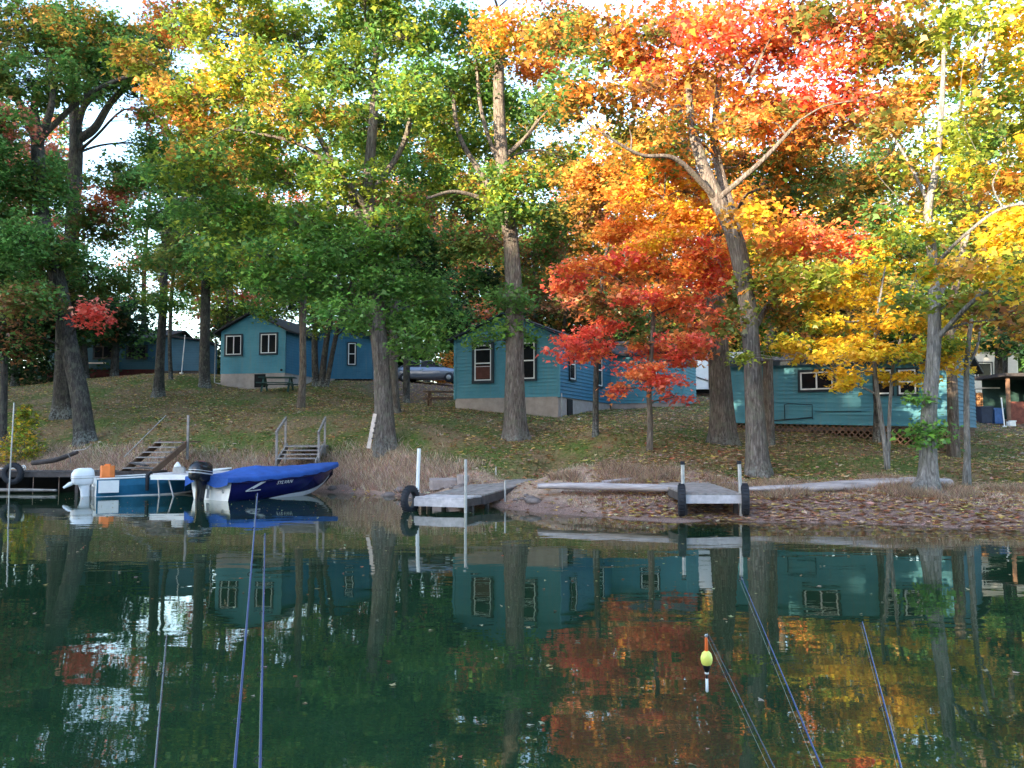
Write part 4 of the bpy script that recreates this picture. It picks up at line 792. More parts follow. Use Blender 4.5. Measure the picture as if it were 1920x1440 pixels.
def firewood():
    p = at(1850,797,38); z = H1(p.x, p.y); x0 = at(1832,760,38).x; x1 = at(1868,760,38).x; W = x1-x0; zl = at(1850,764,38).z-z
    r_ = empty('firewood_rack', (p.x, p.y, z), 0, 'raised rack holding split firewood behind the right cabin', 'rack')
    f = MB(); f.box((0,.25,zl-.05),(W+.1,.5,.06))
    for s in (-1,1):
        for y in (.05,.45): f.box((s*(W/2+.03),y,(zl+.85)/2),(.06,.06,zl+.85))
    f.build('frame', M['wood_dark'], r_); t = MB(); t.box((0,.2,zl+.88),(W+.3,.7,.06)); t.build('cover', M['white'], r_)
    k = 0; lm = simple('log_end', (.38,.19,.08), .85, .5, 8)
    base = None
    for j in range(6):
        n = 7
        for i in range(n):
            if base is None:
                mb = MB(); q = [(.062*math.cos(a)*random.uniform(.8,1.1), .062*math.sin(a)*random.uniform(.8,1.1)) for a in np.linspace(0,6.28,7)[:-1]]; mb.prism(q, -.22, .22); base = mb.build('log', lm); o_ = base
            else: o_ = base.copy(); col.objects.link(o_)
            o_.location = (p.x-W/2+W*(i+.5+.25*(j%2))/(n+.4), p.y+.22, z+zl+.05+j*.115); o_.rotation_euler = (0, random.uniform(0,6), 0); o_.scale = (random.uniform(.85,1.15),1,random.uniform(.85,1.15))
            tag(o_, 'split log stacked in the raised firewood rack', 'log', 'split logs in the firewood rack')
firewood()
def bin_(px, w_, h_, mat, label, D=36.5):
    p = at(px, 797, D); r_ = empty('bin', (p.x, p.y, H1(p.x, p.y)), 0, label, 'bin'); b_ = MB()
    b_.loft([[(sx*w_/2*k, sy*.24*k, zz) for sx, sy in ((-1,-1),(1,-1),(1,1),(-1,1))] for k, zz in ((.85,0),(.95,h_*.7),(1,h_))], smooth=False); b_.build('body', mat, r_)
    l = MB(); l.box((0,0,h_+.03),(w_+.06,.54,.06),bev=.05); l.build('lid', mat, r_)
bin_(1846, .52, .68, simple('dark_plastic', (.02,.03,.06), .5), 'dark bin below the firewood rack by the right cabin')
bin_(1869, .42, .62, simple('blue_plastic', (.06,.14,.34), .5), 'blue bin right of the dark bin')
# ------------------------------------------------------------------ car
def car():
    D = 52; p = at(806,720,D); z = H1(p.x, p.y); r_ = empty('parked_car', (p.x, p.y, z), R(-9), 'silver blue parked sedan up the slope left of the middle cabin', 'car')
    pm = simple('car_paint', (.22,.24,.29), .25, .05, 3, metal=.5, bmp=0)
    prof = [(-2.2,.35,.55,.78),(-2.15,.3,.92,.8),(-1.5,.28,1.0,.84),(-.6,.25,.98,.86),(.6,.25,.96,.86),(1.1,.27,.93,.86),(1.9,.3,.82,.82),(2.2,.35,.70,.74),(2.27,.42,.58,.66)]
    rings = [[(x,-w_*.94,lo),(x,-w_,lo+.15),(x,-w_,(lo+hi)/2+.08),(x,-w_*.9,hi),(x,w_*.9,hi),(x,w_,(lo+hi)/2+.08),(x,w_,lo+.15),(x,w_*.94,lo)] for x,lo,hi,w_ in prof]
    b_ = MB(); b_.loft(rings); b_.build('body', pm, r_)
    g = MB(); g.loft([[(-1.75,-.74,.95),(1.0,-.74,.93),(1.0,.74,.93),(-1.75,.74,.95)],[(-1.15,-.60,1.34),(.25,-.60,1.36),(.25,.60,1.36),(-1.15,.60,1.34)]], smooth=False); g.build('windows', M['glass'], r_)
    rf = MB(); rf.box((-.45,0,1.375),(1.36,1.16,.05),bev=.15)
    for s in (-1,1): rf.beam((.98,s*.735,.95),(.26,s*.6,1.36),.05,.05); rf.beam((-.42,s*.745,.95),(-.42,s*.61,1.36),.06,.05); rf.beam((-1.72,s*.735,.97),(-1.15,s*.6,1.35),.09,.05)
    rf.build('roof', pm, r_)
    for x in (-1.4, 1.4):
        for s in (-1, 1):
            wl = MB(); wl.lathe([(0,-.1),(.26,-.1),(.32,-.07),(.32,.07),(.26,.1),(0,.1)], (x, s*.76, .32), 'Y', 18); wo_ = wl.build('wheel', M['rubber'], r_)
            h_ = MB(); h_.lathe([(0,-.115),(.13,-.11),(.15,-.1)], (x, s*.76, .32), 'Y', 12) if s < 0 else h_.lathe([(.15,.1),(.13,.11),(0,.115)], (x, s*.76, .32), 'Y', 12); h_.build('hubcap', M['metal'], wo_)
    for s in (-1,1): hl = MB(); hl.box((2.16,s*.55,.66),(.14,.3,.13),bev=.03); hl.build('headlight', M['white'], r_)
    bp = MB(); bp.box((2.24,0,.42),(.14,1.4,.16),bev=.04); bp.build('bumper', pm, r_)
car()
# ------------------------------------------------------------------ picnic tables
def picnic(px, py, D, rz, mat, label):
    p = at(px, py, D); r_ = empty('picnic_table', (p.x, p.y, H1(p.x, p.y)), rz, label, 'table')
    t = MB()
    for i in range(5): t.box((0,-.3+.15*i,.74),(1.8,.14,.04))
    t.build('tabletop', mat, r_)
    for s in (-1,1):
        b_ = MB()
        for i in range(2): b_.box((0,s*(.62+.14*i),.44),(1.8,.13,.04))
        b_.build('bench', mat, r_); l = MB(); x = s*.65
        l.beam((x,-.7,0),(x,-.2,.72),.09,.04); l.beam((x,.7,0),(x,.2,.72),.09,.04); l.beam((x,-.76,.40),(x,.76,.40),.04,.09); l.build('leg_frame', mat, r_)
picnic(832,766,38.5, R(12), M['wood_brown'], 'brown picnic table left of the middle cabin')
picnic(520,746,42, R(4), simple('green_paint', (.02,.06,.05), .7), 'dark green picnic table in front of the small blue cabin')
# ------------------------------------------------------------------ docks, stairs, boards
def dock(name, a, ang, wd, ln, z, mat_top, mat_side, label, th=.16, legs=True, tilt=0, across=True, cat='dock', front=None):
    """a: front left corner; runs away from the viewer along ang (0 = +y, positive to the right)"""
    r_ = empty(name, (a[0], a[1], z), -ang, label, cat); d = MB(); n = max(1, int(ln/.145)); zt = lambda y: tilt*y/ln
    if across:
        for i in range(n): d.box((wd/2+random.uniform(-.008,.008), ln*(i+.5)/n, zt(ln*(i+.5)/n)-.02+random.uniform(-.005,.004)), (wd, ln/n-.012, .035))
    else:
        m_ = int(wd/.14)
        for i in range(m_): d.beam((wd*(i+.5)/m_, 0, -.02+random.uniform(-.004,.004)), (wd*(i+.5)/m_, ln, tilt-.02), wd/m_-.01, .035)
    d.build('decking', mat_top, r_)
    for x in (.03, wd-.03): s = MB(); s.beam((x,.05,-.04-th/2), (x,ln,tilt-.04-th/2), .05, th); s.build('side_beam', mat_side, r_)
    f = MB(); f.box((wd/2, .0, -.04-th/2), (wd+.02, .05, th)); f.build('front_beam', front or mat_side, r_)
    if legs:
        for y in (.3, ln*.6):
            for x in (.08, wd-.08):
                l = MB(); l.box((x,y,-z/2-.35+zt(y)),(.09,.09,z+.6)); l.build('leg', M['wood_dark'], r_)
    return r_
def tyre(loc, rz, rad, label, rx=0):
    w_ = .078*rad/.33; r_ = empty('tyre', loc, 0, label, 'tyre'); r_.rotation_euler = (rx, 0, rz)
    k = rad; pr = [(.58*k,-w_*.8),(.70*k,-w_*1.05),(.90*k,-w_),(k,-w_*.7),(k*1.01,0),(k,w_*.7),(.90*k,w_),(.70*k,w_*1.05),(.58*k,w_*.8),(.56*k,0),(.58*k,-w_*.8)]
    t = MB(); t.lathe(pr, axis='Y', n=28); 
    for i in range(28):
        a = 2*math.pi*i/28; t.box((math.cos(a)*k*1.008, 0, math.sin(a)*k*1.008), (.02, w_*1.5, .03), ry=-a)
    t.build('carcass', M['rubber'], r_); return r_
def post(p, h_, rad, mat, label, lean=(0,0), name='post', cap=None, z0=None):
    z = (max(-1.2, H1(p.x, p.y)) if z0 is None else z0)-.15; r_ = empty(name, (p.x, p.y, z), 0, label, 'post'); m_ = MB(); m_.tube([(0,0,0),(lean[0]*.5,lean[1]*.5,h_*.5),(lean[0],lean[1],h_)], rad, 8); m_.build('shaft', mat, r_)
    if cap: c = MB(); c.tube([(lean[0],lean[1],h_-.02),(lean[0],lean[1],h_+.05)], rad*1.25, 8); c.build('cap', cap, r_)
    return r_
# right dock
a = at(1283,925,17.6); zt_ = a.z
dk = dock('dock', a, R(-1.0), 1.24, 4.4, a.z, M['wood'], M['wood_dark'], 'short straight wooden dock with a tyre on each side, pointing at the viewer', th=.17, front=M['wood_pale'], across=False, tilt=.12)
tyre((at(1279,936,17.7).x, 17.75, .42), R(80), .335, 'black tyre hung on the left side of the short straight dock', )
tyre((at(1398,936,17.7).x, 17.75, .42), R(78), .335, 'black tyre hung on the right side of the short straight dock')
post(at(1281,960,17.72), at(1280,874,17.7).z+1.3, .04, M['metal'], 'steel post with a dark top at the left of the short straight dock', cap=M['rubber'], z0=-1.1)
post(at(1393,960,17.72), at(1387,873,17.7).z+1.3, .04, M['metal'], 'steel post with a dark top at the right of the short straight dock', (-.06,0), cap=M['rubber'], z0=-1.1)
# centre dock
a = at(778,931,19.9); ang = R(22)
dock('dock', a, ang, 1.28, 1.0, a.z, M['wood_pale'], M['wood_dark'], 'pale end section of the angled dock, beside the tyre', th=.18, across=True, front=M['wood_pale'])
fwd_ = Vector((math.sin(ang), math.cos(ang), 0)); rt_ = Vector((math.cos(ang), -math.sin(ang), 0))
a2 = a+fwd_*1.06; dock('dock_ramp', a2, ang, 1.34, 5.0, a.z+.02, M['wood'], M['wood_dark'], 'long grey dock ramp rising from the water to the bank at the centre', th=.2, tilt=.26, across=False, cat='dock')
tyre((at(768,938,19.8).x, 19.95, .26), R(64), .33, 'black tyre hung on the corner of the angled dock at the centre')
post(at(779,900,20.15), 2.62, .045, M['white'], 'taller white pole at the tyre corner of the angled dock', (.07,.1), z0=-1.0)
post(at(873,945,19.4), 2.38, .035, M['metal'], 'pale pole at the right front corner of the angled dock', z0=-1.0)
post(at(947,935,21.2), 1.7, .025, M['metal'], 'thin rod at the right edge of the grey dock ramp', z0=-.9)
post(at(930,900,24.3), 1.15, .02, M['metal'], 'thin short rod at the back left of the grey dock ramp', z0=-.1)
# slabs
sm = simple('broken_slab', (.30,.245,.23), .9, .25, 4, bmp=.7)
for (px, py, D, d, rz, lab) in [(832,903,23.3,(.78,.5,.26),.15,'large broken concrete slab on the bank by the white pole'),(822,921,22.3,(.5,.4,.16),-.2,'small flat stone below the large broken slab'),(868,905,23.0,(.3,.3,.3),.5,'upright stone right of the large broken slab')]:
    p = at(px, py, D); p.z = H1(p.x, p.y); mb = MB(); mb.box((0,0,d[2]/2-.03), d, rz=rz, rx=.1, bev=.07); o_ = mb.build('stone_slab', sm)
    o_.location = p; tag(o_, lab, 'stone')
rm = simple('shore_stone', (.16,.13,.12), .9, .3, 5, bmp=.8); base = None
for k in range(26):
    px = random.choice([random.uniform(700,870), random.uniform(620,1010)]); x = 0; D = float(np.interp(px,[600,780,900,1010],[27.2,24.4,22,20.2]))+random.uniform(-.2,.5); p = at(px, 900, D); p.z = H1(p.x, p.y)
    if base is None:
        mb = MB(); mb.loft([[(math.cos(t)*r*random.uniform(.8,1.2), math.sin(t)*r*random.uniform(.8,1.2), z) for t in np.linspace(0,6.28,8)[:-1]] for r, z in ((.10,-.06),(.17,.0),(.16,.07),(.08,.12))], smooth=True); base = mb.build('stone', rm); o_ = base
    else: o_ = base.copy(); col.objects.link(o_)
    s = random.uniform(.4,1.1); o_.location = p; o_.scale = (s*1.2, s, s); o_.rotation_euler = (0,0,random.uniform(0,6)); tag(o_, 'small dark stone along the foot of the dry grass bank', 'stone', 'small stones along the shore')
# shore timbers
def timber(name, pts, secs, mat, label, cat='timber', n=10):
    P = [Vector(q) for q in pts]; base_ = P[0]; P = smooth_path(P, 5); mb = MB(); S = [(np.interp(i/(len(P)-1)*(len(secs)-1), range(len(secs)), [s[0] for s in secs]), np.interp(i/(len(P)-1)*(len(secs)-1), range(len(secs)), [s[1] for s in secs])) for i in range(len(P))]
    rings = []
    for i, p in enumerate(P):
        w_, h_ = S[i]; w_ *= random.uniform(.93,1.07); h_ *= random.uniform(.9,1.1); rings.append([(p.x-base_.x, p.y-base_.y+w_*.5*np.sign(math.cos(t))*abs(math.cos(t))**.7, p.z-base_.z+h_*.5*np.sign(math.sin(t))*abs(math.sin(t))**.7) for t in np.linspace(0,6.283,n+1)[:-1]])
    mb.loft(rings); o_ = mb.build(name, mat); o_.location = base_; return tag(o_, label, cat)
tw = simple('weathered_timber', (.34,.30,.30), .85, .45, 3, bmp=.8, stretch=(.35,1,3.5))
timber('timber', [at(1008,911,20.6), at(1120,912,20.0), at(1276,916,19.3)], [(.3,.12),(.36,.18),(.3,.15)], tw, 'weathered grey timber along the shore left of the short straight dock')
timber('timber', [at(1128,905,20.6), at(1180,900,21.0), at(1240,893,21.8)], [(.2,.1),(.3,.13),(.2,.1)], tw, 'second timber lying at a slant behind the weathered one')
timber('timber', [at(1130,893,21.6), at(1215,890,21.9)], [(.2,.05),(.15,.05)], simple('red_board', (.25,.09,.08), .8), 'thin reddish board lying behind the slanting timber')
timber('timber', [at(1400,917,19.3), at(1500,915,19.4), at(1600,910,19.5), at(1700,907,19.6), at(1776,907,19.6)], [(.3,.10),(.5,.18),(.7,.26),(.75,.30),(.6,.27)], tw, 'long thick weathered timber running behind the pale trunk at the water edge')
timber('timber', [at(1300,905,20.8), at(1400,908,20.4)], [(.2,.08),(.2,.08)], tw, 'short timber behind the short straight dock')
# left dark dock
a = at(-70,884,26.6); zd = a.z
r_ = dock('dock', (a.x, 26.6), R(90), .0+1.2, 6.0, zd, M['wood_dark'], M['wood_dark'], 'long dark wooden dock at the left running behind the white outboard', th=.14, across=True)
r_.location = (a.x, 27.8, zd)
f = MB(); 
for k in range(7): f.box((.02+.0, .3+k*.85, -.45), (.06, .8, .62))
f.build('dark_panels', M['black'], r_)  # near-black panels closing the space under the dock edge
tyre((at(22,888,26.3).x, 26.35, at(22,888,26.3).z), 0, .33, 'black tyre hung facing outwards on the dark left dock')
post(at(17,905,26.2), at(20,755,26.2).z+.55, .022, M['metal'], 'tall thin white pole standing by the tyre on the dark left dock', (.06,0), z0=-.4)
rr = empty('pipe_rail', at(-10,884,27), 0, 'low white pipe rail lying on the dark left dock', 'rail'); q = MB(); q.tube([(0,0,.1),(.9,0,.1)], .018, 6); q.build('bar', M['white'], rr); q = MB(); q.lathe([(.07,-.03),(.09,0),(.07,.03)], (.92,0,.12), 'Y', 10); q.tube([(.92,0,-.02),(.92,0,.2)], .02, 6); q.build('cleat', M['white'], rr)
timber('log', [Vector((-18.0,26.45,.10)), Vector((-16.0,26.45,.10)), Vector((-14.3,26.4,.09))], [(.14,.1),(.14,.1),(.12,.08)], M['wood'], 'pale pole lying low in front of the dark left dock', 'log')
timber('log', [at(62,868,29.8), at(105,862,30), at(145,848,30.4)], [(.25,.16),(.3,.2),(.2,.12)], M['wood_dark'], 'dark driftwood log lying below the leftmost big tree', 'log')
timber('branch', [at(135,846,31), at(160,842,30.8), at(172,833,30.6)], [(.05,.05),(.06,.06),(.04,.04)], M['wood'], 'pale dead branch at the foot of the leftmost big tree', 'branch')
timber('stick', [at(133,868,28.4), at(131,858,28.4), at(127,850,28.4)], [(.05,.05),(.04,.04)], M['wood'], 'pale stick poking up from the bank by the left dock', 'stick')
timber('plank', [at(245,868,26.7), at(275,873,26.6)], [(.4,.05),(.4,.05)], M['wood_dark'], 'plank joining the dark left dock to the steps', 'plank')
# stairs
def stairs(top, bot, wd, n, label, mat, posts, open_=True, yaw=None, tmat=None):
    top = Vector(top); bot = Vector(bot); d = bot-top; hd = Vector((d.x, d.y, 0)); run = hd.length; ang = math.atan2(d.y, d.x)
    r_ = empty('steps', bot, ang+math.pi/2, label, 'steps')       # local -y points down the flight
    rise = top.z-bot.z
    for s in (-1,1):
        st = MB(); st.beam((s*wd/2,-.15,-.05),(s*wd/2,run+.1,rise-.02), .05,.22); st.build('stringer', mat, r_)
    for k in range(n):
        t_ = MB(); y = run*(k+.5)/n; z = rise*(k+1)/n; t_.box((0,y,z-.02),(wd-.04,run/n+.06,.04)); t_.build('tread', tmat or mat, r_)
    la = MB(); la.box((0,run+.45,rise-.0),(wd+.25,.9,.05)); la.build('landing', mat, r_)
    for (s, ys) in posts:
        tops = []
        for (f, h_) in ys:
            p = MB(); z0 = rise*f; y = run*f; p.box((s*(wd/2+.05),y,z0+h_/2-.3),(.07,.07,h_+.6)); p.build('post', M['wood'], r_); tops.append((s*(wd/2+.05), y, z0+h_))
        if len(tops) > 1: q = MB(); q.beam((tops[0][0], tops[0][1]-.2, tops[0][2]-.1+.03), Vector(tops[1])+Vector((0,.1,.04)), .05,.09); q.build('handrail', M['wood'], r_)
    return r_
tp = Vector((-11.9,29.4,1.60)); bt = Vector((-12.0,26.9,.62))
s1 = stairs(tp, bt, 1.0, 6, 'brown wooden steps climbing from the dark left dock to the lawn', M['wood_brown'], [(1, [(.98,.95)])], tmat=M['wood'])
q = MB(); q.tube([(-.55,.2,.5),(-.55,tp.y-bt.y+.6,tp.z-bt.z+.95)], .012, 5); q.build('guard_rope', M['metal'], s1)
tp = at(572,836,29.3); bt = at(556,866,27.3)
stairs(tp, bt, 1.25, 4, 'grey wooden steps with handrails behind the covered blue boat', M['wood'], [(-1, [(.1,.95),(1.0,.95)]), (1, [(.1,.95),(1.0,.95)])])
# board on the tree
a = at(691,838,27.3); b_ = at(703,776,27.6); r_ = empty('rung_board', a, 0, 'pale board with dark rungs leaning on the big spreading maple', 'board'); v = b_-a
q = MB(); q.beam((0,0,-.05), v, .12,.045, up=(0,1,0)); q.build('plank', simple('pale_board', (.55,.46,.40), .8), r_)
q = MB()
for k in (.25,.42,.56,.72): c_ = v*k+Vector((.09,-.02,0)); q.box(c_, (.08,.07,.05))
q.build('rungs', M['wood_dark'], r_)
# pale floating dock between the boats
a = at(283,889,24.7); r_ = empty('floating_dock', a, R(-8), 'pale low dock between the two boats', 'dock')
d = MB()
for k in range(17): d.box((1.0+0*k, .1+k*.15+.07, 0), (2.0,.14,.04))
d.build('decking', M['wood_pale'], r_); f = MB(); f.box((1.0,.05,-.09),(2.05,.05,.15)); f.build('front_beam', M['white'], r_); f = MB(); f.box((.0,1.3,-.09),(.05,2.5,.15)); f.build('side_beam', M['white'], r_)
for (x, y, lx) in ((.1,.2,.12),(1.9,.2,.05),(.45,.15,.35),(1.9,2.4,0),(.1,2.4,0)):
    l = MB(); l.tube([(x,y,-.05),(x+lx,y,-a.z-.5)], .025, 6); l.build('leg', M['metal'], r_)
p = at(333,872,25.8); q = MB(); q.lathe([(.0,0),(.10,.0),(.12,.12),(.10,.2),(.03,.3),(.0,.31)], n=12); o_ = q.build('buoy', M['white']); o_.location = (p.x, p.y, a.z+.02); tag(o_, 'small white float on the pale low dock', 'buoy')
p = at(336,884,25.0); q = MB(); q.box((0,0,.08),(.34,.2,.14),bev=.04); q.box((0,0,.17),(.28,.15,.03)); o_ = q.build('crate', M['metal']); o_.location = (p.x, p.y, a.z+.02); tag(o_, 'small pale box on the pale low dock by the blue boat', 'box')
# ------------------------------------------------------------------ boats
def hull_rings(L, beam, fb, bowrise, deadrise=.12, n=14, draft=.16):
    rings = []
    for i in range(n+1):
        t = i/n; x = L*t; w_ = beam/2*(1-max(0,(t-.45)/.55)**2.1); w_ = max(w_, .02)
        sh = fb+bowrise*t**1.8; k = -draft+ (max(0,(t-.55)/.45)**2.2)*(draft+sh*.62); ch = max(k+deadrise*(1-.2*t)+ .10*t, k+.02); cw = w_*(.82-.30*t)
        rings.append([(x+.10*t*t, w_, sh), (x+.03*t, w_*.955, sh*.62+ch*.38), (x, cw, ch), (x, 0, k), (x, -cw, ch), (x+.03*t, -w_*.955, sh*.62+ch*.38), (x+.10*t*t, -w_, sh)])
    return rings
def outboard(parent_root, label, loc, rz, mats, sc=1.0, tilt=0, name='outboard_motor'):
    r_ = empty(name, loc, rz, label, 'outboard motor', ry=tilt); r_.scale = (sc,)*3
    def rr(cx, w_, l, z, n=16, e=.55): return [(cx+l*np.sign(math.cos(t))*abs(math.cos(t))**e, w_*np.sign(math.sin(t))*abs(math.sin(t))**e, z) for t in np.linspace(0,2*math.pi,n+1)[:-1]]
    c = MB(); c.loft([rr(-.30,.13,.22,.20), rr(-.31,.17,.28,.26), rr(-.31,.185,.30,.40), rr(-.31,.18,.29,.52), rr(-.29,.15,.25,.62), rr(-.27,.09,.16,.67)]); c.build('cowling', mats[0], r_)
    st = MB(); st.loft([rr(-.31,.188,.304,.37), rr(-.31,.189,.304,.40)], caps=False); st.loft([rr(-.31,.19,.304,.44), rr(-.31,.188,.302,.455)], caps=False); st.build('stripe', mats[2], r_)
    l = MB(); l.loft([rr(-.27,.10,.16,.21), rr(-.24,.075,.12,.0), rr(-.23,.06,.11,-.30), rr(-.24,.04,.12,-.42)]); l.box((-.24,0,-.36),(.42,.20,.025),bev=.05); l.build('leg', mats[1], r_)
    g = MB(); g.lathe([(0,-.26),(.05,-.2),(.06,0),(.045,.15),(0,.2)], (-.26,0,-.52), 'X', 12); g.prism([(-.15,-.50),(-.34,-.50),(-.36,-.72),(-.28,-.72)], -.012, .012); g.build('gearcase', mats[1], r_)
    pr = MB()
    for k in range(3):
        a = 2.09*k; pr.add([(-.50,.03*math.cos(a),-.52+.03*math.sin(a)),(-.46,.13*math.cos(a-.35),-.52+.13*math.sin(a-.35)),(-.53,.14*math.cos(a+.35),-.52+.14*math.sin(a+.35)),(-.47,.04*math.cos(a+.4),-.52+.04*math.sin(a+.4))], [[0,1,2,3]])
    pr.build('propeller', mats[1], r_)
    b_ = MB(); b_.box((-.06,0,.08),(.12,.26,.10),bev=.02); b_.box((-.07,.09,-.06),(.05,.05,.26)); b_.box((-.07,-.09,-.06),(.05,.05,.26)); b_.build('clamp_bracket', M['metal'], r_)
    return r_
def fishing_boat():
    L, B = 3.9, 1.45; a = at(160,930,25.2); r_ = empty('small_boat', (a.x+.25, a.y, 0), R(32), 'small open aluminium boat with a teal blue side and white stern', 'boat')
    rg = hull_rings(L, B, .52, .22); tm = simple('teal_hull', (.025,.15,.27), .4, .2, 3, bmp=.05)
    h_ = MB(); h_.loft(rg, closed=False, caps=False, smooth=False); h_.build('hull', tm, r_)
    tr = MB(); tr.add(rg[0], [list(range(7))]); tr.box((-.02,0,.47),(.05,B*.9,.16)); tr.build('transom', M['white'], r_)
    q = MB(); q.loft([[(x, (w_)*.93, z-.03) for (x, w_, z) in r] for r in rg], closed=False, caps=False, smooth=False); q.build('liner', M['alu'], r_)
    g = MB(); 
    for s in (0, 6): g.tube([(r[s][0], r[s][1], r[s][2]+.01) for r in rg], .028, 6)
    g.build('gunwale', M['white'], r_)
    st = MB()
    for i in range(0, 13):
        for s in (1, 5):
            p0, p1 = Vector(rg[i][2 if s == 1 else 4]), Vector(rg[i+1][2 if s == 1 else 4]); u = Vector((0,.012 if s == 1 else -.012,.02)); st.beam(p0+u, p1+u, .02, .05)
    st.build('spray_rail', M['white'], r_)
    for x in (.7,1.9,2.9): b_ = MB(); b_.box((x,0,.36),(.32,B*(.86 if x < 2.5 else .6),.05)); b_.build('seat', M['alu'], r_)
    pn = MB(); pn.box((.32,-B/2-.006,.30),(.55,.02,.36)); pn.build('stern_patch', M['white'], r_)
    wm = simple('white_cowl', (.74,.76,.80), .3, .05, bmp=0)
    e = Matrix.Rotation(R(32), 4, 'Z') @ Vector((0,-.05,0)); o_ = outboard(None, 'white outboard motor on the stern of the small open boat', (a.x+.25+e.x, a.y+e.y, .14), R(44), [wm, wm, M['metal']], 1.04)
    t = MB(); t.tube([(-.45,.05,.3),(-.62,.1,.22),(-.78,.12,.12)], [.05,.06,.03], 8); t.build('tiller', wm, o_)
    p = at(201,905,25.9); q = MB(); q.box((0,0,.25),(.42,.24,.46),bev=.09); q.box((0,0,.5),(.16,.08,.06)); o_ = q.build('fuel_can', simple('orange_plastic', (.75,.20,.045), .5, .1)); o_.location = (p.x, p.y, .40); o_.rotation_euler = (0,0,R(5)); tag(o_, 'bright orange float bag sitting in the small open boat', 'float')
    fb_ = at(276,905,25.3); q = MB(); q.tube([(0,0,.05),(.0,0,.5),(.12,0,.62)], [.05,.06,.03], 8); o_ = q.build('fender', M['rubber']); o_.location = (fb_.x, fb_.y, .1); tag(o_, 'black bumper at the corner of the pale low dock', 'bumper')
fishing_boat()
def covered_boat():
    L, B = 4.4, 1.95; ang = R(90-37); o = Vector((-8.40, 23.45, 0))
    r_ = empty('covered_boat', o, ang, 'dark blue motor runabout under a bright blue cover', 'boat')
    rg = hull_rings(L, B, .62, .28, n=18, draft=.18); nm = simple('navy_hull', (.006,.008,.075), .2, .1, bmp=0)
    h_ = MB(); h_.loft(rg, closed=False, caps=False); h_.build('hull', nm, r_)
    tr = MB(); tr.add([(x-.004, y, z) for x, y, z in rg[0]], [list(range(7))]); tr.build('transom', M['white'], r_)
    # white lower flash that widens to the bow
    fl = MB(); n = len(rg)
    for s, (c_, u_) in enumerate(((2,1),(4,5))):
        vs = []; fs = []
        for i in range(5, n-1):
            t = (i-5)/(n-6); c = Vector(rg[i][c_]); k = Vector(rg[i][3]); u = Vector(rg[i][u_]); sg = 1 if s == 0 else -1
            vs += [tuple(c.lerp(k, .15+.75*math.sin(math.pi*min(1,t*1.05))**.7)+Vector((0,.008*sg,-.008))), tuple(c+Vector((0,.010*sg,-.002))), tuple(c.lerp(u, .02+.30*math.sin(math.pi*t)**.8)+Vector((0,.012*sg,0)))]
        m_ = n-1-5; fs = [[3*i+j, 3*i+3+j, 3*i+4+j, 3*i+1+j] for i in range(m_-1) for j in (0,1)]; fl.add(vs, fs)
    fl.build('white_flash', simple('flash', (.55,.57,.62), .3, .05, bmp=0), r_)
    cv = MB(); rings = []
    for i, r in enumerate(rg):
        t = i/(n-1); w_ = r[0][1]+.035; z = r[0][2]; x = r[0][0]-(.16 if i == 0 else 0)+(.08 if i == n-1 else 0); pk = .04+.13*math.exp(-((t-.30)/.13)**2)+.10*math.sin(math.pi*t)
        row = []
        for j in range(17):
            v_ = -1+2*j/16; zz = z+.02+pk*(1-abs(v_)**1.5)+.010*math.sin(v_*9+t*17)*(1-v_*v_)+.008*math.sin(t*43+v_*5)*(1-abs(v_))
            row.append((x, -v_*w_, zz))
        row = [(x, w_+.012, z-.10-.02*math.sin(i*1.9)), (x, w_+.02, z-.02)]+row+[(x, -w_-.02, z-.02), (x, -w_-.012, z-.10-.02*math.sin(i*2.3))]; rings.append(row)
    cv.loft(rings, closed=False, caps=False)
    # the cover hangs in points over the transom
    e = rings[0]; m_ = len(e); dr = [(p_[0]-.01, p_[1], p_[2]-(.14+.16*abs(math.cos(j/(m_-1)*math.pi*1.5))**1.5)) for j, p_ in enumerate(e)]
    cv.loft([dr, e], closed=False, caps=False); cv.build('cover', simple('blue_cover', (.020,.080,.32), .9, .25, 4, bmp=.35), r_)
    bd = MB()
    for s in (0, 6): bd.tube([(r[s][0], r[s][1]*1.015, r[s][2]-.12) for r in rg], .022, 6)
    bd.build('rub_rail', nm, r_)
    # lettering and arrow flash on the side that faces the viewer
    i0 = 6; pa = Vector(rg[i0][5]); pb = Vector(rg[i0+4][5]); up_ = (Vector(rg[i0][6])-Vector(rg[i0][4])).normalized(); dx = (pb-pa).normalized(); nn = dx.cross(up_).normalized()
    tc = bpy.data.curves.new('lettering', 'FONT'); tc.body = 'SYLVAN'; tc.size = .145; tc.extrude = .003; tc.shear = .35; tc.space_character = 1.1
    to = bpy.data.objects.new('lettering', tc); col.objects.link(to); dg = bpy.context.evaluated_depsgraph_get(); dg.update(); me = bpy.data.meshes.new_from_object(to.evaluated_get(dg)); bpy.data.objects.remove(to)
    lm = simple('letter_grey', (.62,.62,.66), .4, .05, bmp=0); me.materials.clear(); me.materials.append(lm)
    uo = nn.cross(dx).normalized(); Mx = Matrix((dx, uo, nn)).transposed().to_4x4(); Mx.translation = pa+nn*.03+dx*.0+uo*.02; me.transform(Mx); lo = bpy.data.objects.new('lettering', me); col.objects.link(lo); lo.parent = r_
    ar = MB(); pa2 = Vector(rg[2][5])+nn*.02
    for k, s in ((0,1.0),(.22,.62)):
        b0 = pa2+dx*(k*1.0)+uo*(-.12*1+k*.28); ar.beam(b0, b0+dx*.62*s+uo*.30*s, .03,.012, up=nn); 
        if k == 0: ar.beam(b0, b0+dx*.5, .022,.012, up=nn)
    ar.build('arrow_flash', lm, r_)
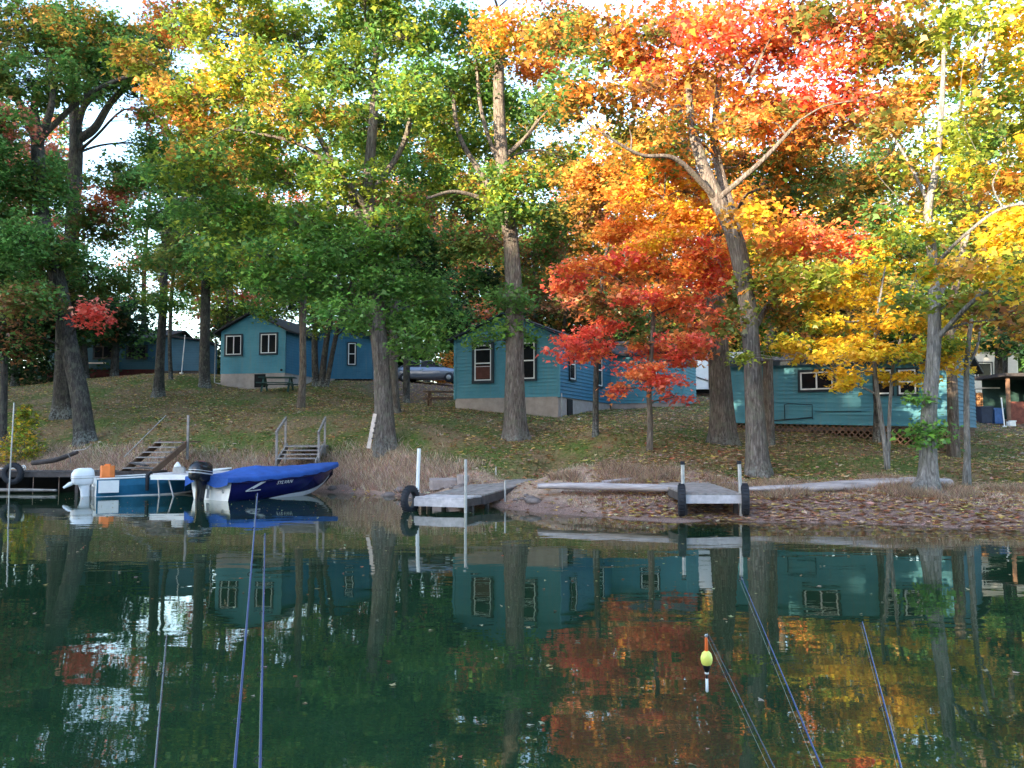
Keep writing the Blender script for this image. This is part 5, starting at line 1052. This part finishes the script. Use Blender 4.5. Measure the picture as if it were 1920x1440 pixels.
    Rm = Matrix.Rotation(ang, 4, 'Z'); e = Rm @ Vector((-.02,0,0)); bm2 = simple('black_cowl', (.012,.012,.016), .22, .1, bmp=0)
    m_ = outboard(None, 'black outboard motor with a red crest on the covered blue boat', (o.x+e.x-.05, o.y+e.y-.05, .27), ang+R(14), [bm2, bm2, simple('silver_trim', (.4,.4,.42), .3, bmp=0)], 1.14, tilt=R(8))
    c = MB(); c.box((-.31,0,.665),(.2,.1,.03),bev=.03); c.build('red_crest', simple('red_cap', (.5,.05,.05), .4, bmp=0), m_)
    for s in (-.62,.62):
        q = MB(); q.tube([(-.02,s,.22),(-.05,s,.25),(-.05,s,.32)], .02, 6); q.build('stern_ring', M['metal'], r_)
covered_boat()
# ------------------------------------------------------------------ the pier the picture is taken from, rods and the float
r_ = empty('fishing_pier', (0,0,.5), 0, 'wooden fishing pier under the viewer, where the rods rest', 'pier'); d = MB()
for k in range(30): d.box((0,-2.6+k*.15,-.02),(5.0,.14,.04))
d.build('decking', M['wood'], r_)
for x in (-2.3,0,2.3):
    for y in (-2.4,1.5):
        l = MB(); l.tube([(x,y,-.04),(x,y,-2.2)], .08, 8); l.build('pile', M['wood_dark'], r_)
rodm = simple('rod_blue', (.022,.032,.10), .25, .2, bmp=0, spec=.6); rodk = simple('rod_black', (.02,.022,.03), .25, .2, bmp=0, spec=.6); cork = simple('cork', (.4,.27,.15), .8)
linem = simple('fishing_line', (.28,.30,.25), .4, bmp=0)
def rod(tip, ex, Dt, De, mat, label, rt, rb, line=True, curve=0.0):
    T = at(tip[0], tip[1], Dt); E = at(ex[0], ex[1], De); d = (E-T); L_ = d.length; s = (E.z-.56)/( -(d.z/L_) ) if d.z < 0 else 1.0
    Bt = E+d/L_*max(.1, s); tot = (Bt-T).length; r_ = empty('fishing_rod', Bt, 0, label, 'fishing rod')
    up = Vector((0,0,1)); n = (up-(d/L_)*up.dot(d/L_)).normalized()
    P = []; 
    for i in range(15):
        t = i/14; P.append(T.lerp(Bt, t)-Bt+Vector((curve*((1-t)**2)*.0, 0, 0))-n*curve*t*(1-t)*4)
    k = np.linspace(0, 1, 15); b_ = MB(); b_.tube(P, list(rt+(rb-rt)*k), 8); b_.build('blank', mat, r_)
    h_ = MB(); dd = (P[-1]-P[-2]).normalized(); h_.tube([P[-1]-dd*.32, P[-1]-dd*.30, P[-1]-dd*.02, P[-1]], [.008,.013,.013,.01], 10); h_.build('grip', cork, r_)
    rl = MB(); c_ = P[-1]-dd*.36-n*.05; rl.tube([c_+Vector((-.03,0,0)), c_+Vector((.03,0,0))], [.03,.03], 12); rl.tube([c_+n*.0, c_+n*.05], .006, 6); rl.build('reel', rodk, r_)
    side = Vector((-1,0,0)) if True else n; tops = []
    for t in (0.0,.10,.22,.36,.52):
        q = T.lerp(Bt, t)-Bt-n*curve*t*(1-t)*4; g = MB(); rr_ = .004+.008*t*1.6; cc_ = q-n*(rr_+.008+.012*t)+side*.004; a_ = dd
        u1 = a_.cross(n).normalized(); g.tube([cc_+(u1*math.cos(x)+n*math.sin(x))*rr_ for x in np.linspace(0,2*math.pi,13)], .0012, 5, cap=False); g.tube([q, cc_+n*rr_], .0014, 5); g.build('guide', rodk, r_); tops.append(cc_)
    if line: l = MB(); l.tube(tops+[c_], .0004, 4); l.build('line', linem, r_)
    return T, r_
T1, ra = rod((1329,1190),(1452,1440),2.62,2.0,rodk,'dark rod whose tip carries the yellow float',.0012,.0042)
rod((1390,1082),(1541,1440),2.7,1.95,rodm,'longest of the right rods, passing just right of the float rod',.0012,.0047)
rod((1617,1166),(1690,1440),2.6,2.0,rodm,'rightmost blue fishing rod, standing alone',.0018,.0046)
rod((483,925),(440,1440),2.9,2.0,rodm,'tallest rod at the left, its tip crossing the blue boat side',.0018,.0056)
rod((497,1000),(488,1440),2.8,2.0,rodm,'blue rod right beside the tallest left rod',.0017,.0050)
rod((313,1190),(291,1440),2.6,2.0,rodk,'leftmost fishing rod with a small white wrap',.0018,.0044)
# hanging float
r_ = empty('fishing_float', T1+Vector((-.008,0,-.012)), 0, 'yellow fishing float with an orange stem hanging from a rod tip', 'float')
yl = simple('float_yellow', (.85,.82,.16), .3, .04, bmp=0); og = simple('float_orange', (.75,.13,.02), .35, .1, bmp=0); bl = simple('float_black', (.01,.01,.012), .3, bmp=0)
def part(prof, name, mat): q = MB(); q.lathe(prof, n=20); return q.build(name, mat, r_)
part([(0,.004),(.0035,.004),(.0045,0),(.0055,-.036),(.005,-.040),(0,-.040)], 'stem', og)
part([(0,-.036),(.008,-.038),(.014,-.044),(.0178,-.055),(.0182,-.064),(.0160,-.074),(.0125,-.0795)], 'ball', yl)
part([(.0125,-.0797),(.0105,-.090),(.0065,-.1),(.0045,-.102),(0,-.102)], 'cone', bl)
part([(0,-.1015),(.0062,-.1015),(.0062,-.1065),(0,-.1065)], 'ring', M['white']); part([(0,-.106),(.0035,-.106),(.0035,-.121),(0,-.121)], 'lower_stem', bl)
part([(0,-.1205),(.0042,-.1205),(.0042,-.158),(.003,-.161),(0,-.161)], 'tip', M['white'])
q = MB(); q.lathe([(.003,.004),(.006,.009),(.003,.014)], n=10); q.tube([(0,0,.0),(0.004,0,.016)], .0006, 4); q.build('line_loop', M['metal'], r_)
